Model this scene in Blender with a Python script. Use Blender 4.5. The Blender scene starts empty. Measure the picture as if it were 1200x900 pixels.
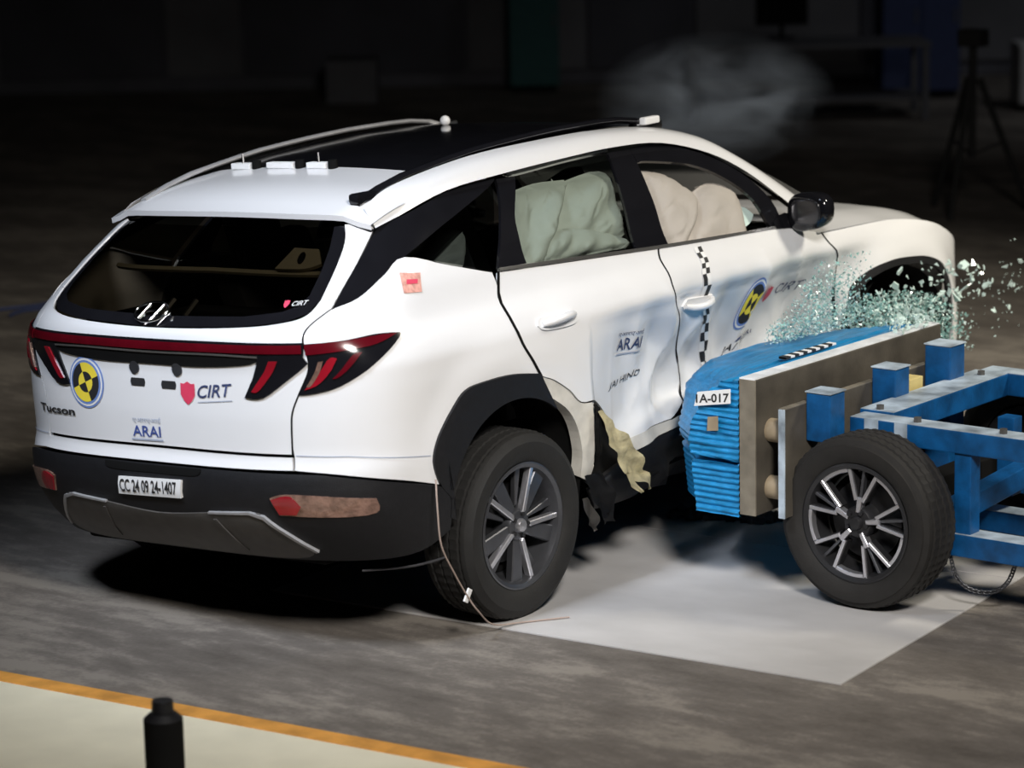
import bpy, bmesh, math, random
from mathutils import Vector, Matrix, noise
C = bpy.context.scene.collection
random.seed(7)
PI = math.pi

# ------------------------------------------------------------------ camera, world, lights, exposure
sc = bpy.context.scene
CAM_YAW, CAM_PITCH, CAM_ROLL = .67335, -.20377, -.02114
cd = bpy.data.cameras.new('camera')
cam = bpy.data.objects.new('camera', cd); C.objects.link(cam)
fwd = Vector((math.cos(CAM_PITCH)*math.cos(CAM_YAW), math.cos(CAM_PITCH)*math.sin(CAM_YAW), math.sin(CAM_PITCH)))
rgt = Vector((math.sin(CAM_YAW), -math.cos(CAM_YAW), 0)); upv = rgt.cross(fwd)
rg2 = rgt*math.cos(CAM_ROLL)+upv*math.sin(CAM_ROLL); up2 = upv*math.cos(CAM_ROLL)-rgt*math.sin(CAM_ROLL)
cam.matrix_world = Matrix(((rg2.x, up2.x, -fwd.x, -8.1314), (rg2.y, up2.y, -fwd.y, -7.3966), (rg2.z, up2.z, -fwd.z, 3.0372), (0, 0, 0, 1)))
cd.sensor_width = 36; cd.lens = 3400/1200*36; cd.clip_end = 200
cd.dof.use_dof = True; cd.dof.focus_distance = 11.0; cd.dof.aperture_fstop = 2.0
sc.camera = cam

wd = bpy.data.worlds.new('hall_dark'); sc.world = wd; wd.use_nodes = True
wd.node_tree.nodes['Background'].inputs['Color'].default_value = (.35, .40, .50, 1)
wd.node_tree.nodes['Background'].inputs['Strength'].default_value = .006

def area_light(name, loc, target, size, power, color, spread=PI):
    l = bpy.data.lights.new(name, 'AREA'); l.shape = 'DISK'; l.size = size; l.energy = power; l.color = color; l.spread = spread
    o = bpy.data.objects.new(name, l); C.objects.link(o); o.location = loc
    o.rotation_euler = (Vector(target)-Vector(loc)).to_track_quat('-Z', 'Y').to_euler()
    return o
area_light('flood_light_right', (-4.4, -6.6, 5.8), (.7, -.9, .4), 1.5, 84, (1.0, .955, .90), math.radians(58))
area_light('flood_light_rear', (-4.6, -.4, 6.6), (-.6, -.2, 1.2), 1.5, 19, (.76, .85, 1.0), math.radians(31))
area_light('flood_light_front', (5.0, -5.4, 6.2), (4.0, -1.2, .3), 1.4, 105, (1.0, .93, .78), math.radians(70))
area_light('far_wall_fill', (13.0, .5, 6.8), (17.5, 4.6, 1.2), 1.0, 15, (.92, .95, 1.0), math.radians(80))  # added fill light to brighten the far wall, no known fitting there

sc.view_settings.view_transform = 'Standard'; sc.view_settings.look = 'None'
sc.view_settings.exposure = 0.0; sc.view_settings.gamma = 1.0; sc.view_settings.use_curve_mapping = False

# ------------------------------------------------------------------ materials
def mat(name, col, rough=.5, metal=0, var=.06, scale=12, bump=0, bscale=60, coat=0, stretch=(1, 1, 1), emit=None, spec=.5):
    m = bpy.data.materials.new(name); m.use_nodes = True
    nt = m.node_tree; N = nt.nodes; b = N['Principled BSDF']
    tc = N.new('ShaderNodeTexCoord'); mp = N.new('ShaderNodeMapping'); mp.inputs['Scale'].default_value = stretch
    nt.links.new(tc.outputs['Object'], mp.inputs['Vector'])
    nz = N.new('ShaderNodeTexNoise'); nz.inputs['Scale'].default_value = scale; nz.inputs['Detail'].default_value = 5
    nt.links.new(mp.outputs[0], nz.inputs['Vector'])
    rp = N.new('ShaderNodeValToRGB')
    rp.color_ramp.elements[0].position = .3; rp.color_ramp.elements[1].position = .7
    rp.color_ramp.elements[0].color = tuple(max(0, c*(1-var)) for c in col)+(1,)
    rp.color_ramp.elements[1].color = tuple(min(1, c*(1+var)) for c in col)+(1,)
    nt.links.new(nz.outputs[0], rp.inputs[0]); nt.links.new(rp.outputs[0], b.inputs['Base Color'])
    b.inputs['Roughness'].default_value = rough; b.inputs['Metallic'].default_value = metal
    b.inputs['Specular IOR Level'].default_value = spec
    if coat: b.inputs['Coat Weight'].default_value = coat; b.inputs['Coat Roughness'].default_value = .06
    if bump:
        n2 = N.new('ShaderNodeTexNoise'); n2.inputs['Scale'].default_value = bscale; n2.inputs['Detail'].default_value = 4
        nt.links.new(mp.outputs[0], n2.inputs['Vector'])
        bp = N.new('ShaderNodeBump'); bp.inputs['Strength'].default_value = bump; bp.inputs['Distance'].default_value = .01
        nt.links.new(n2.outputs[0], bp.inputs['Height']); nt.links.new(bp.outputs[0], b.inputs['Normal'])
    if emit: b.inputs['Emission Color'].default_value = emit[:3]+(1,); b.inputs['Emission Strength'].default_value = emit[3]
    return m
def glass(name, tint, refl=.9, rough=.02):
    m = bpy.data.materials.new(name); m.use_nodes = True; nt = m.node_tree; N = nt.nodes
    N.remove(N['Principled BSDF'])
    tr = N.new('ShaderNodeBsdfTransparent'); tr.inputs[0].default_value = tint+(1,)
    gl = N.new('ShaderNodeBsdfGlossy'); gl.inputs['Color'].default_value = (refl, refl, refl, 1); gl.inputs['Roughness'].default_value = rough
    lw = N.new('ShaderNodeLayerWeight'); lw.inputs[0].default_value = .5
    pw = N.new('ShaderNodeMath'); pw.operation = 'POWER'; pw.inputs[1].default_value = 5; nt.links.new(lw.outputs['Facing'], pw.inputs[0])
    fr = N.new('ShaderNodeMath'); fr.operation = 'MULTIPLY_ADD'; fr.inputs[1].default_value = .9; fr.inputs[2].default_value = .045; nt.links.new(pw.outputs[0], fr.inputs[0])
    mx = N.new('ShaderNodeMixShader')
    nt.links.new(fr.outputs[0], mx.inputs[0]); nt.links.new(tr.outputs[0], mx.inputs[1]); nt.links.new(gl.outputs[0], mx.inputs[2])
    nt.links.new(mx.outputs[0], N['Material Output'].inputs[0])
    return m
M = {}
M['white_paint'] = mat('white_paint', (.78, .78, .79), .28, 0, .012, 5, coat=.6)
M['gloss_black'] = mat('gloss_black', (.008, .008, .010), .12, 0, .1, coat=.3)
M['black_plastic'] = mat('black_plastic', (.009, .009, .0105), .55, 0, .15, 40, .15, 250, spec=.35)
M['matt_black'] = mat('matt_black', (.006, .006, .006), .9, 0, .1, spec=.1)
M['skid_grey'] = mat('skid_grey', (.085, .08, .075), .45, .1, .12, 20)
M['silver'] = mat('silver', (.62, .62, .64), .25, 1, .06)
M['chrome'] = mat('chrome', (.85, .86, .88), .12, 1, .03)
M['red_lens'] = mat('red_lens', (.10, .003, .008), .15, 0, .15, coat=.5)
M['red_bright'] = mat('red_bright', (.26, .007, .016), .2, 0, .15, coat=.5)
M['clear_lens'] = mat('clear_lens', (.22, .13, .10), .2, .2, .45, 30, .3, 60, coat=.5)
M['tyre'] = mat('tyre', (.010, .0095, .009), .75, 0, .2, 18, .12, 120)
M['tyre_dusty'] = mat('tyre_dusty', (.012, .0108, .0098), .8, 0, .2, 18, .12, 120)
M['alloy_dark'] = mat('alloy_dark', (.115, .118, .13), .35, .75, .12)
M['alloy_bright'] = mat('alloy_bright', (.66, .66, .70), .28, .85, .08)
M['alloy_black'] = mat('alloy_black', (.02, .02, .022), .4, .2, .2)
M['mirror_dark'] = mat('mirror_dark', (.05, .05, .055), .15, .6, .1)
M['airbag'] = mat('airbag', (.42, .385, .345), .85, 0, .05, 8, .2, 18)
M['headliner'] = mat('headliner', (.36, .32, .24), .9, 0, .06)
M['seat'] = mat('seat', (.02, .02, .022), .8, 0, .2)
M['foam'] = mat('foam', (.62, .56, .36), .85, 0, .28, 22, .5, 40)
M['paper_white'] = mat('paper_white', (.82, .82, .82), .6, 0, .02)
M['ink_black'] = mat('ink_black', (.02, .02, .022), .6, 0, .1)
M['ink_blue'] = mat('ink_blue', (.05, .085, .30), .6, 0, .1)
M['ink_navy'] = mat('ink_navy', (.035, .05, .13), .6, 0, .1)
M['ink_pale'] = mat('ink_pale', (.38, .42, .52), .6, 0, .1)
M['sticker_blue'] = mat('sticker_blue', (.16, .26, .58), .5, 0, .1)
M['sticker_yellow'] = mat('sticker_yellow', (.85, .68, .06), .5, 0, .05)
M['shield_red'] = mat('shield_red', (.66, .05, .11), .5, 0, .08)
M['sticker_rose'] = mat('sticker_rose', (.72, .36, .30), .6, 0, .3, 60)
M['trolley_blue'] = mat('trolley_blue', (.003, .074, .225), .42, 0, .35, 14, .1, 90)
M['worn_steel'] = mat('worn_steel', (.42, .50, .58), .45, .15, .5, 9, .15, 50)
M['plate_steel'] = mat('plate_steel', (.072, .063, .050), .6, .1, .42, 5, .15, 40)
M['plate_edge'] = mat('plate_edge', (.27, .24, .19), .45, .3, .3, 10)
M['foil_blue'] = mat('foil_blue', (.012, .235, .52), .35, .2, .22, 18, .35, 40, stretch=(.4, 1, 3))
M['cell_cream'] = mat('cell_cream', (.34, .27, .18), .6, 0, .2)
M['shard'] = mat('shard', (.62, .78, .74), .15, 0, .15, spec=.8)
M['yellow_block'] = mat('yellow_block', (.62, .50, .20), .7, 0, .1)
M['silver_tape'] = mat('silver_tape', (.74, .77, .80), .4, 0, .2, 12)
M['rail_grey'] = mat('rail_grey', (.42, .42, .43), .35, .3, .1)
M['crumb_green'] = mat('crumb_green', (.26, .48, .45), .2, 0, .4, 50, spec=.8)
M['cable'] = mat('cable', (.36, .28, .24), .6, 0, .1)
M['glass_green'] = glass('glass_green', (.60, .66, .615))
M['glass_dark'] = glass('glass_dark', (.26, .29, .28))
M['glass_screen'] = glass('glass_screen', (.05, .055, .055))
M['glass_rear'] = glass('glass_rear', (.22, .20, .16))

# ------------------------------------------------------------------ object helpers
def obj(name, me, m=None, parent=None):
    o = bpy.data.objects.new(name, me); C.objects.link(o)
    if m is not None and hasattr(me, 'materials'):
        for k in (m if isinstance(m, (list, tuple)) else [m]): me.materials.append(k)
    if parent is not None: o.parent = parent
    return o
def from_bm(name, bm, m=None, parent=None, smooth=False, angle=None):
    me = bpy.data.meshes.new(name); bm.normal_update(); bm.to_mesh(me); bm.free()
    if smooth or angle:
        for p in me.polygons: p.use_smooth = True
        if angle: me.set_sharp_from_angle(angle=math.radians(angle))
    return obj(name, me, m, parent)
def empty(name, loc=(0, 0, 0), rot=(0, 0, 0)):
    o = bpy.data.objects.new(name, None); C.objects.link(o); o.location = loc; o.rotation_euler = rot; o.empty_display_size = .2
    return o
def tag(o, label=None, cat=None, group=None, kind=None):
    if label: o['label'] = label
    if cat: o['category'] = cat
    if group: o['group'] = group
    if kind: o['kind'] = kind
    return o
def add_box(bm, lo, hi, bev=0, mi=0):
    g = bmesh.ops.create_cube(bm, size=1)
    s = [hi[i]-lo[i] for i in range(3)]; c = [(hi[i]+lo[i])/2 for i in range(3)]
    for v in g['verts']: v.co = Vector((v.co.x*s[0]+c[0], v.co.y*s[1]+c[1], v.co.z*s[2]+c[2]))
    fs = set(f for v in g['verts'] for f in v.link_faces)
    for f in fs: f.material_index = mi
    if bev:
        es = set(e for v in g['verts'] for e in v.link_edges)
        r = bmesh.ops.bevel(bm, geom=list(es), offset=bev, segments=2, profile=.6, affect='EDGES')
        for f in r['faces']: f.material_index = mi
def box(name, lo, hi, m, parent=None, bev=.004):
    bm = bmesh.new(); add_box(bm, lo, hi, bev); return from_bm(name, bm, m, parent)
def add_bar(bm, p, q, w, h, bev=.004, up=(0, 0, 1)):
    p, q = Vector(p), Vector(q); d = (q-p); L = d.length; d.normalize()
    a = d.cross(Vector(up)).normalized(); b = a.cross(d)
    n0 = len(bm.verts); add_box(bm, (-w/2, 0, -h/2), (w/2, L, h/2), bev); bm.verts.ensure_lookup_table()
    for v in bm.verts[n0:]: v.co = p+a*v.co.x+d*v.co.y+b*v.co.z
def bar(name, p, q, w, h, m, parent=None, bev=.004):
    bm = bmesh.new(); add_bar(bm, p, q, w, h, bev); return from_bm(name, bm, m, parent)
def add_tube(bm, pts, r, n=8, cap=True):
    pts = [Vector(p) for p in pts]; rings = []
    for i, p in enumerate(pts):
        t = (pts[min(i+1, len(pts)-1)]-pts[max(i-1, 0)]).normalized()
        a = t.cross(Vector((0, 0, 1)) if abs(t.z) < .9 else Vector((1, 0, 0))).normalized(); b = t.cross(a)
        rr = r[i] if isinstance(r, (list, tuple)) else r
        rings.append([bm.verts.new(p+a*rr*math.cos(2*PI*k/n)+b*rr*math.sin(2*PI*k/n)) for k in range(n)])
    for A, B in zip(rings, rings[1:]):
        for k in range(n): bm.faces.new((A[k], A[(k+1) % n], B[(k+1) % n], B[k]))
    if cap: bm.faces.new(rings[0][::-1]); bm.faces.new(rings[-1])
def tube(name, pts, r, m, parent=None, n=8):
    bm = bmesh.new(); add_tube(bm, pts, r, n); bmesh.ops.recalc_face_normals(bm, faces=bm.faces)
    return from_bm(name, bm, m, parent, angle=45)
def lathe_y(name, prof, m, parent=None, n=64, rfun=None, angle=40):
    """prof: list of (radius, y); axis = local y"""
    bm = bmesh.new(); rings = []
    for k in range(n):
        a = 2*PI*k/n
        ring = []
        for i, (r, y) in enumerate(prof):
            rr = rfun(k, i, r, y) if rfun else r
            ring.append(bm.verts.new((rr*math.cos(a), y, rr*math.sin(a))))
        rings.append(ring)
    for k in range(n):
        A, B = rings[k], rings[(k+1) % n]
        for i in range(len(prof)-1): bm.faces.new((A[i], A[i+1], B[i+1], B[i]))
    bmesh.ops.recalc_face_normals(bm, faces=bm.faces)
    return from_bm(name, bm, m, parent, angle=angle)
def extrude_poly(bm, pts, y0, y1, bev=0):
    """prism over the polygon pts (x, z) from y0 to y1"""
    a = [bm.verts.new((x, y0, z)) for x, z in pts]; b = [bm.verts.new((x, y1, z)) for x, z in pts]
    fs = [bm.faces.new(a), bm.faces.new(b[::-1])]
    n = len(pts)
    for i in range(n): fs.append(bm.faces.new((a[i], b[i], b[(i+1) % n], a[(i+1) % n])))
    bmesh.ops.recalc_face_normals(bm, faces=fs)
    if bev: bmesh.ops.bevel(bm, geom=list(fs[0].edges), offset=bev, segments=1, affect='EDGES')
def grid_mesh(name, rows, m, parent=None, flip=False, angle=50):
    bm = bmesh.new(); V = [[bm.verts.new(p) for p in r] for r in rows]
    for A, B in zip(V, V[1:]):
        for i in range(len(A)-1):
            f = (A[i], A[i+1], B[i+1], B[i]); bm.faces.new(f[::-1] if flip else f)
    return from_bm(name, bm, m, parent, angle=angle)

# ------------------------------------------------------------------ body surface and outlines measured on it
def lerp_tab(tab, v):
    if v <= tab[0][0]: return tab[0][1]
    for (a, b), (c, d) in zip(tab, tab[1:]):
        if v <= c:
            t = (v-a)/(c-a)
            return b+(d-b)*t
    return tab[-1][1]
# half width, rear end, start of the rear rounding, by height
WT = [(.15,.80),(.22,.865),(.35,.905),(.45,.922),(.6,.932),(.75,.935),(.88,.94),(.97,.938),(1.03,.912),(1.09,.875),(1.14,.855),(1.2,.835),(1.3,.788),(1.4,.728),(1.48,.67),(1.56,.60)]
RT = [(.25,-.74),(.30,-.80),(.36,-.86),(.44,-.915),(.53,-.94),(.60,-.932),(.66,-.90),(.8,-.90),(.97,-.89),(1.05,-.905),(1.10,-.895),(1.13,-.86),(1.30,-.655),(1.45,-.47),(1.56,-.34)]
CT = [(1.10,-.35),(1.20,-.28),(1.45,0.0),(1.56,.10)]
XF, AF = 3.68, .80
NR, NF = 3.2, 2.9
def smooth_tab(tab, v, h=.018):
    return (lerp_tab(tab, v-h)+2*lerp_tab(tab, v)+lerp_tab(tab, v+h))/4
# reference quarter super-ellipse of the rear corner, by arc length
def quarter(n, a, b, m=80):
    P = []
    for i in range(m+1):
        t = math.pi/2*i/m
        P.append((abs(math.cos(t))**(2/n)*0+math.sin(t)**(2/n), abs(math.cos(t))**(2/n)))   # (along, across)
    L = [0.0]
    for p, q in zip(P, P[1:]):
        L.append(L[-1]+math.hypot((q[0]-p[0])*a, (q[1]-p[1])*b))
    return P, L
QR = quarter(NR, .55, .92)
QF = quarter(NF, .80, .92)
LR, LF = QR[1][-1], QF[1][-1]
def qeval(Q, l):
    P, L = Q
    lo, hi = 0, len(L)-1
    while hi-lo > 1:
        m = (lo+hi)//2
        if L[m] <= l: lo = m
        else: hi = m
    t = (l-L[lo])/(L[hi]-L[lo]) if L[hi] > L[lo] else 0
    return P[lo][0]+(P[hi][0]-P[lo][0])*t, P[lo][1]+(P[hi][1]-P[lo][1])*t
def body_point(s, z):
    """right flank for s > 0 (x = s + xc), rear corner and rear face for s < 0; y < 0 on the right"""
    w = smooth_tab(WT, z); xr = smooth_tab(RT, z); xc = smooth_tab(CT, z)
    if s >= 0:
        x = s+xc
        xcf = XF-AF
        if x > xcf:
            l = (x-xcf)
            if l <= LF: u, v = qeval(QF, l); return (xcf+AF*u, -w*v, z)
            u, v = qeval(QF, max(0, 2*LF-l)); return (xcf+AF*u, w*v, z)
        return (x, -w, z)
    l = -s
    if l <= LR:
        u, v = qeval(QR, l); return (xc-(xc-xr)*u, -w*v, z)
    l = 2*LR-l
    if l >= 0:
        u, v = qeval(QR, l); return (xc-(xc-xr)*u, w*v, z)
    return (xc-l, w, z)
def sst(v):
    v = max(0.0, min(1.0, v)); return v*v*(3-2*v)
def push(x, z):
    """how far the flank sits inwards (+) of the plain loft: concave doors, wheel-arch flares and the dent of the impact"""
    d = 0.0
    if .5 < x < 2.45 and .3 < z < .97:
        d += .014*math.exp(-((z-.80)/.10)**2)*sst((x-.5)/.3)*sst((2.45-x)/.2)
        k = sst((x-.40)/.45)*sst((2.5-x)/.25)
        d += k*(.024*sst((.968-z)/.075)+.066*sst((.945-z)/.36))
    for cx in (0.0, 2.78):
        r = math.hypot(x-cx, z-.40)
        d -= (.014 if cx < 1 else .030)*sst((.62-r)/.16)*sst((z-.25)/.1)
    if x > .7:
        d += .12*sst((x-.65)/.75)*sst((2.55-x)/.35)*sst((1.0-z)/.45)
    if d > 0: d *= .35+.65*sst((z-.34)/.20)
    return d
_bp = body_point
def body_point(s, z):
    x, y, z = _bp(s, z)
    if y < -.5 and x > -.6 and z < 1.0:
        y += push(x, z)*sst((x+.6)/.2)
    return (x, y, z)
O = {}
O['quarter_panel'] = [(-0.629,0.623), (-0.644,0.726), (-0.634,0.83), (-0.609,0.89), (-0.551,1.004), (-0.542,1.073), (-0.522,1.123), (-0.466,1.169), (-0.368,1.201), (-0.287,1.262), (-0.207,1.309), (0.098,1.247), (0.35,1.193), (0.396,1.127), (0.405,1.029), (0.426,0.932), (0.479,0.849), (0.507,0.803), (0.346,0.829), (0.188,0.832), (0.078,0.821), (0.003,0.77), (-0.083,0.681), (-0.11,0.597), (-0.084,0.508), (-0.244,0.557), (-0.458,0.604)]
O['tailgate_half'] = [(-1.237,0.681), (-0.644,0.677), (-0.64,0.779), (-0.634,0.83), (-0.609,0.89), (-0.551,1.004), (-0.542,1.073), (-0.522,1.123), (-0.466,1.169), (-0.447,1.229), (-0.417,1.317), (-0.387,1.405), (-0.524,1.418), (-0.497,1.372), (-0.503,1.288), (-0.517,1.22), (-0.547,1.159), (-0.627,1.138), (-0.815,1.123), (-1.197,1.112)]
O['window_half'] = [(-1.197,1.112), (-0.815,1.123), (-0.627,1.138), (-0.547,1.159), (-0.517,1.22), (-0.503,1.288), (-0.497,1.372), (-0.524,1.418)]
O['bar_half'] = [(-1.182,1.073), (-0.922,1.074), (-0.729,1.072), (-0.543,1.07), (-0.561,1.029), (-0.744,1.033), (-0.934,1.034), (-1.188,1.032)]
O['recess_half'] = [(-1.189,1.029), (-0.934,1.034), (-0.74,1.027), (-0.782,0.998), (-0.997,0.981), (-1.206,0.98)]
O['inner_lens'] = [(-0.738,1.03), (-0.564,1.029), (-0.555,1.001), (-0.62,0.96), (-0.743,0.88), (-0.823,0.878), (-0.77,0.973)]
O['inner_claw'] = [(-0.698,1.012), (-0.664,1.012), (-0.756,0.907), (-0.792,0.9)]
O['outer_lens'] = [(-0.548,1.004), (-0.538,1.067), (-0.404,1.07), (-0.274,1.078), (-0.175,1.069), (-0.189,1.054), (-0.322,0.986), (-0.455,0.918), (-0.546,0.895), (-0.606,0.89)]
O['outer_bar'] = [(-0.539,1.064), (-0.406,1.067), (-0.276,1.072), (-0.191,1.068), (-0.292,1.045), (-0.42,1.036), (-0.547,1.031)]
O['outer_claw'] = [(-0.481,1.01), (-0.446,1.014), (-0.526,0.931), (-0.583,0.908)]
O['outer_claw2'] = [(-0.393,1.018), (-0.353,1.026), (-0.452,0.954), (-0.483,0.944)]
O['bumper_strip_half'] = [(-1.237,0.675), (-0.644,0.671), (-0.632,0.62), (-1.225,0.623)]
O['bumper_top'] = [(-1.224,0.62), (-0.631,0.617), (-0.457,0.601), (-0.244,0.553), (-0.084,0.504)]
O['plate'] = [(-1.423,0.563), (-1.105,0.571), (-1.112,0.511), (-1.435,0.504)]
O['reflector'] = [(-0.713,0.53), (-0.655,0.543), (-0.515,0.535), (-0.341,0.512), (-0.334,0.482), (-0.379,0.456), (-0.687,0.468)]
O['skid_half'] = [(-1.257,0.437), (-0.989,0.461), (-0.81,0.473), (-0.752,0.459), (-0.615,0.328)]
O['rear_door'] = [(0.386,1.191), (0.468,1.185), (0.946,1.159), (1.402,1.134), (1.417,1.039), (1.417,0.955), (1.523,0.832), (1.613,0.691), (1.683,0.571), (1.653,0.472), (1.536,0.437), (1.32,0.429), (1.147,0.424), (1.005,0.534), (0.875,0.628), (0.757,0.646), (0.687,0.705), (0.597,0.76), (0.517,0.794), (0.479,0.849), (0.426,0.932), (0.405,1.029), (0.396,1.127)]
O['arch_lip'] = [(0.517,0.794), (0.597,0.76), (0.687,0.705), (0.757,0.646), (0.875,0.628), (0.874,0.462), (0.815,0.324), (0.761,0.353), (0.761,0.453), (0.73,0.559), (0.666,0.643), (0.543,0.725)]
O['front_door'] = [(1.413,1.133), (1.811,1.115), (2.275,1.096), (2.533,1.043), (2.557,0.993), (2.65,0.887), (2.707,0.597), (1.653,0.472), (1.683,0.571), (1.613,0.691), (1.523,0.832), (1.417,0.955), (1.417,1.039)]
O['fender'] = [(2.533,1.043), (2.557,0.993), (2.65,0.887), (2.709,0.597), (2.769,0.623), (2.763,0.74), (2.796,0.821), (2.891,0.859), (3.089,0.856), (3.308,0.816), (3.435,0.739), (3.504,0.624), (3.541,0.461), (3.572,0.357), (3.37,0.948), (3.18,1.005), (2.988,1.031), (2.688,1.043)]
O['sill'] = [(0.838,0.284), (1.127,0.357), (1.569,0.397), (1.63,0.178), (1.251,0.161), (0.946,0.18)]
O['sill_white'] = [(1.147,0.424), (1.32,0.429), (1.594,0.433), (1.612,0.406), (1.149,0.37)]
O['d_pillar'] = [(-0.374,1.415), (-0.276,1.439), (0.012,1.493), (0.303,1.508), (0.282,1.487), (0.117,1.427), (-0.096,1.352), (-0.207,1.309), (-0.287,1.262), (-0.368,1.201), (-0.46,1.171), (-0.447,1.229), (-0.417,1.317)]
O['quarter_glass'] = [(-0.191,1.312), (-0.096,1.352), (0.117,1.427), (0.293,1.492), (0.293,1.443), (0.348,1.201), (0.094,1.255)]
O['rear_frame'] = [(0.311,1.501), (0.424,1.497), (0.427,1.372), (0.494,1.267), (0.558,1.196), (0.388,1.202)]
O['rear_glass'] = [(0.424,1.497), (1.016,1.509), (1.058,1.429), (1.157,1.286), (1.257,1.153), (0.558,1.196), (0.494,1.267), (0.427,1.372)]
O['b_pillar'] = [(1.019,1.515), (1.167,1.514), (1.23,1.425), (1.361,1.277), (1.477,1.14), (1.257,1.153), (1.157,1.286), (1.058,1.429)]
O['front_frame'] = [(1.167,1.514), (1.382,1.507), (1.696,1.43), (1.953,1.337), (2.208,1.209), (2.299,1.11), (2.215,1.108), (2.076,1.224), (1.828,1.335), (1.573,1.412), (1.278,1.456), (1.208,1.458)]
O['front_opening'] = [(1.208,1.458), (1.278,1.456), (1.573,1.412), (1.828,1.335), (2.076,1.224), (2.215,1.108), (1.477,1.14), (1.361,1.277)]
O['belt_chrome'] = [(0.388,1.202), (0.944,1.171), (1.471,1.141), (2.279,1.106), (2.275,1.096), (1.477,1.128), (0.946,1.159), (0.391,1.19)]
O['arch_clad'] = [(0.507,0.803), (0.346,0.829), (0.188,0.832), (0.078,0.821), (0.003,0.77), (-0.083,0.681), (-0.11,0.597), (-0.084,0.508), (-0.018,0.518), (0.035,0.633), (0.129,0.708), (0.289,0.734), (0.439,0.712), (0.529,0.683)]
O['handle_r'] = [(0.541,0.982), (0.649,0.99), (0.748,0.947)]
O['handle_f'] = [(1.532,0.901), (1.642,0.893), (1.739,0.863)]
O['checker'] = [(1.64,1.103), (1.694,1.092), (1.642,1.005), (1.664,0.897), (1.804,0.693), (1.863,0.574), (1.782,0.5), (1.854,0.487)]
O['round_rear'] = [(-1.608,0.894), (-1.599,0.988), (-1.618,0.801), (-1.716,0.886), (-1.509,0.901)]
O['cirt'] = [(-1.119,0.876), (-1.053,0.88), (-1.088,0.847), (-1.041,0.862), (-0.875,0.876), (-1.038,0.917), (-0.872,0.925)]
O['arai'] = [(-1.383,0.703), (-1.229,0.707), (-1.376,0.751), (-1.223,0.754)]
O['tucson'] = [(-1.937,0.757), (-1.685,0.76), (-1.929,0.781)]
O['holes'] = [(-1.335,0.91), (-1.18,0.907), (-1.348,0.963), (-1.133,0.965)]
O['logo'] = [(-1.287,1.151), (-1.389,1.148), (-1.184,1.144), (-1.327,1.184)]
O['sticker_win'] = [(-0.654,1.192), (-0.56,1.183)]
O['sticker_red'] = [(-0.213,1.26), (-0.093,1.247), (-0.056,1.184), (-0.16,1.192)]
O['arai_door'] = [(1.074,0.774), (1.272,0.754), (1.043,0.864), (1.223,0.853)]
O['txt_door'] = [(1.008,0.651), (1.299,0.655)]
O['round_front'] = [(2.057,0.814), (1.975,0.827), (2.147,0.799), (1.95,0.929), (2.121,0.704)]
O['cirt_front'] = [(2.182,0.823), (2.258,0.818), (2.5,0.805), (2.206,0.87)]
O['jai'] = [(2.016,0.59), (2.209,0.641), (2.066,0.647), (2.234,0.655)]
O['mirrorbase'] = [(2.343,1.104)]
O['ab1'] = [(1.189, 1.478), (1.365, 1.447), (1.515, 1.385), (1.607, 1.338), (1.645, 1.259), (1.625, 1.186), (1.577, 1.114), (1.489, 1.126), (1.354, 1.263)]
O['ab2'] = [(1.6, 1.342), (1.7, 1.365), (1.827, 1.341), (1.917, 1.288), (1.979, 1.211), (2.018, 1.104), (1.865, 1.095), (1.577, 1.114), (1.611, 1.197), (1.632, 1.26)]
O['ab3'] = [(1.993, 1.227), (2.071, 1.222), (2.156, 1.18), (2.133, 1.15), (2.058, 1.134)]
O['ra'] = [(0.416, 1.486), (0.614, 1.493), (0.737, 1.465), (0.708, 1.339), (0.672, 1.198), (0.566, 1.203), (0.452, 1.314)]
O['rb'] = [(0.716, 1.467), (1.012, 1.497), (1.082, 1.397), (1.191, 1.239), (0.966, 1.274), (0.736, 1.313)]
O['rc'] = [(0.607, 1.317), (0.761, 1.321), (0.96, 1.289), (1.195, 1.23), (1.23, 1.184), (0.94, 1.195), (0.667, 1.213)]
O['qg'] = [(-0.016, 1.322), (0.126, 1.402), (0.169, 1.262)]

# ------------------------------------------------------------------ the setting: a dark test hall, square to the view
HA = CAM_YAW                       # heading of the hall's long axis
hx = Vector((math.cos(HA), math.sin(HA), 0)); hy = Vector((-math.sin(HA), math.cos(HA), 0))
H0 = Vector((-8.13, -7.40, 0))
def hall(u, v, z=0): return H0+hx*u+hy*v+Vector((0, 0, z))
U0, U1, V0, V1, HZ = -3, 30, -14, 14, 8.5

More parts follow.
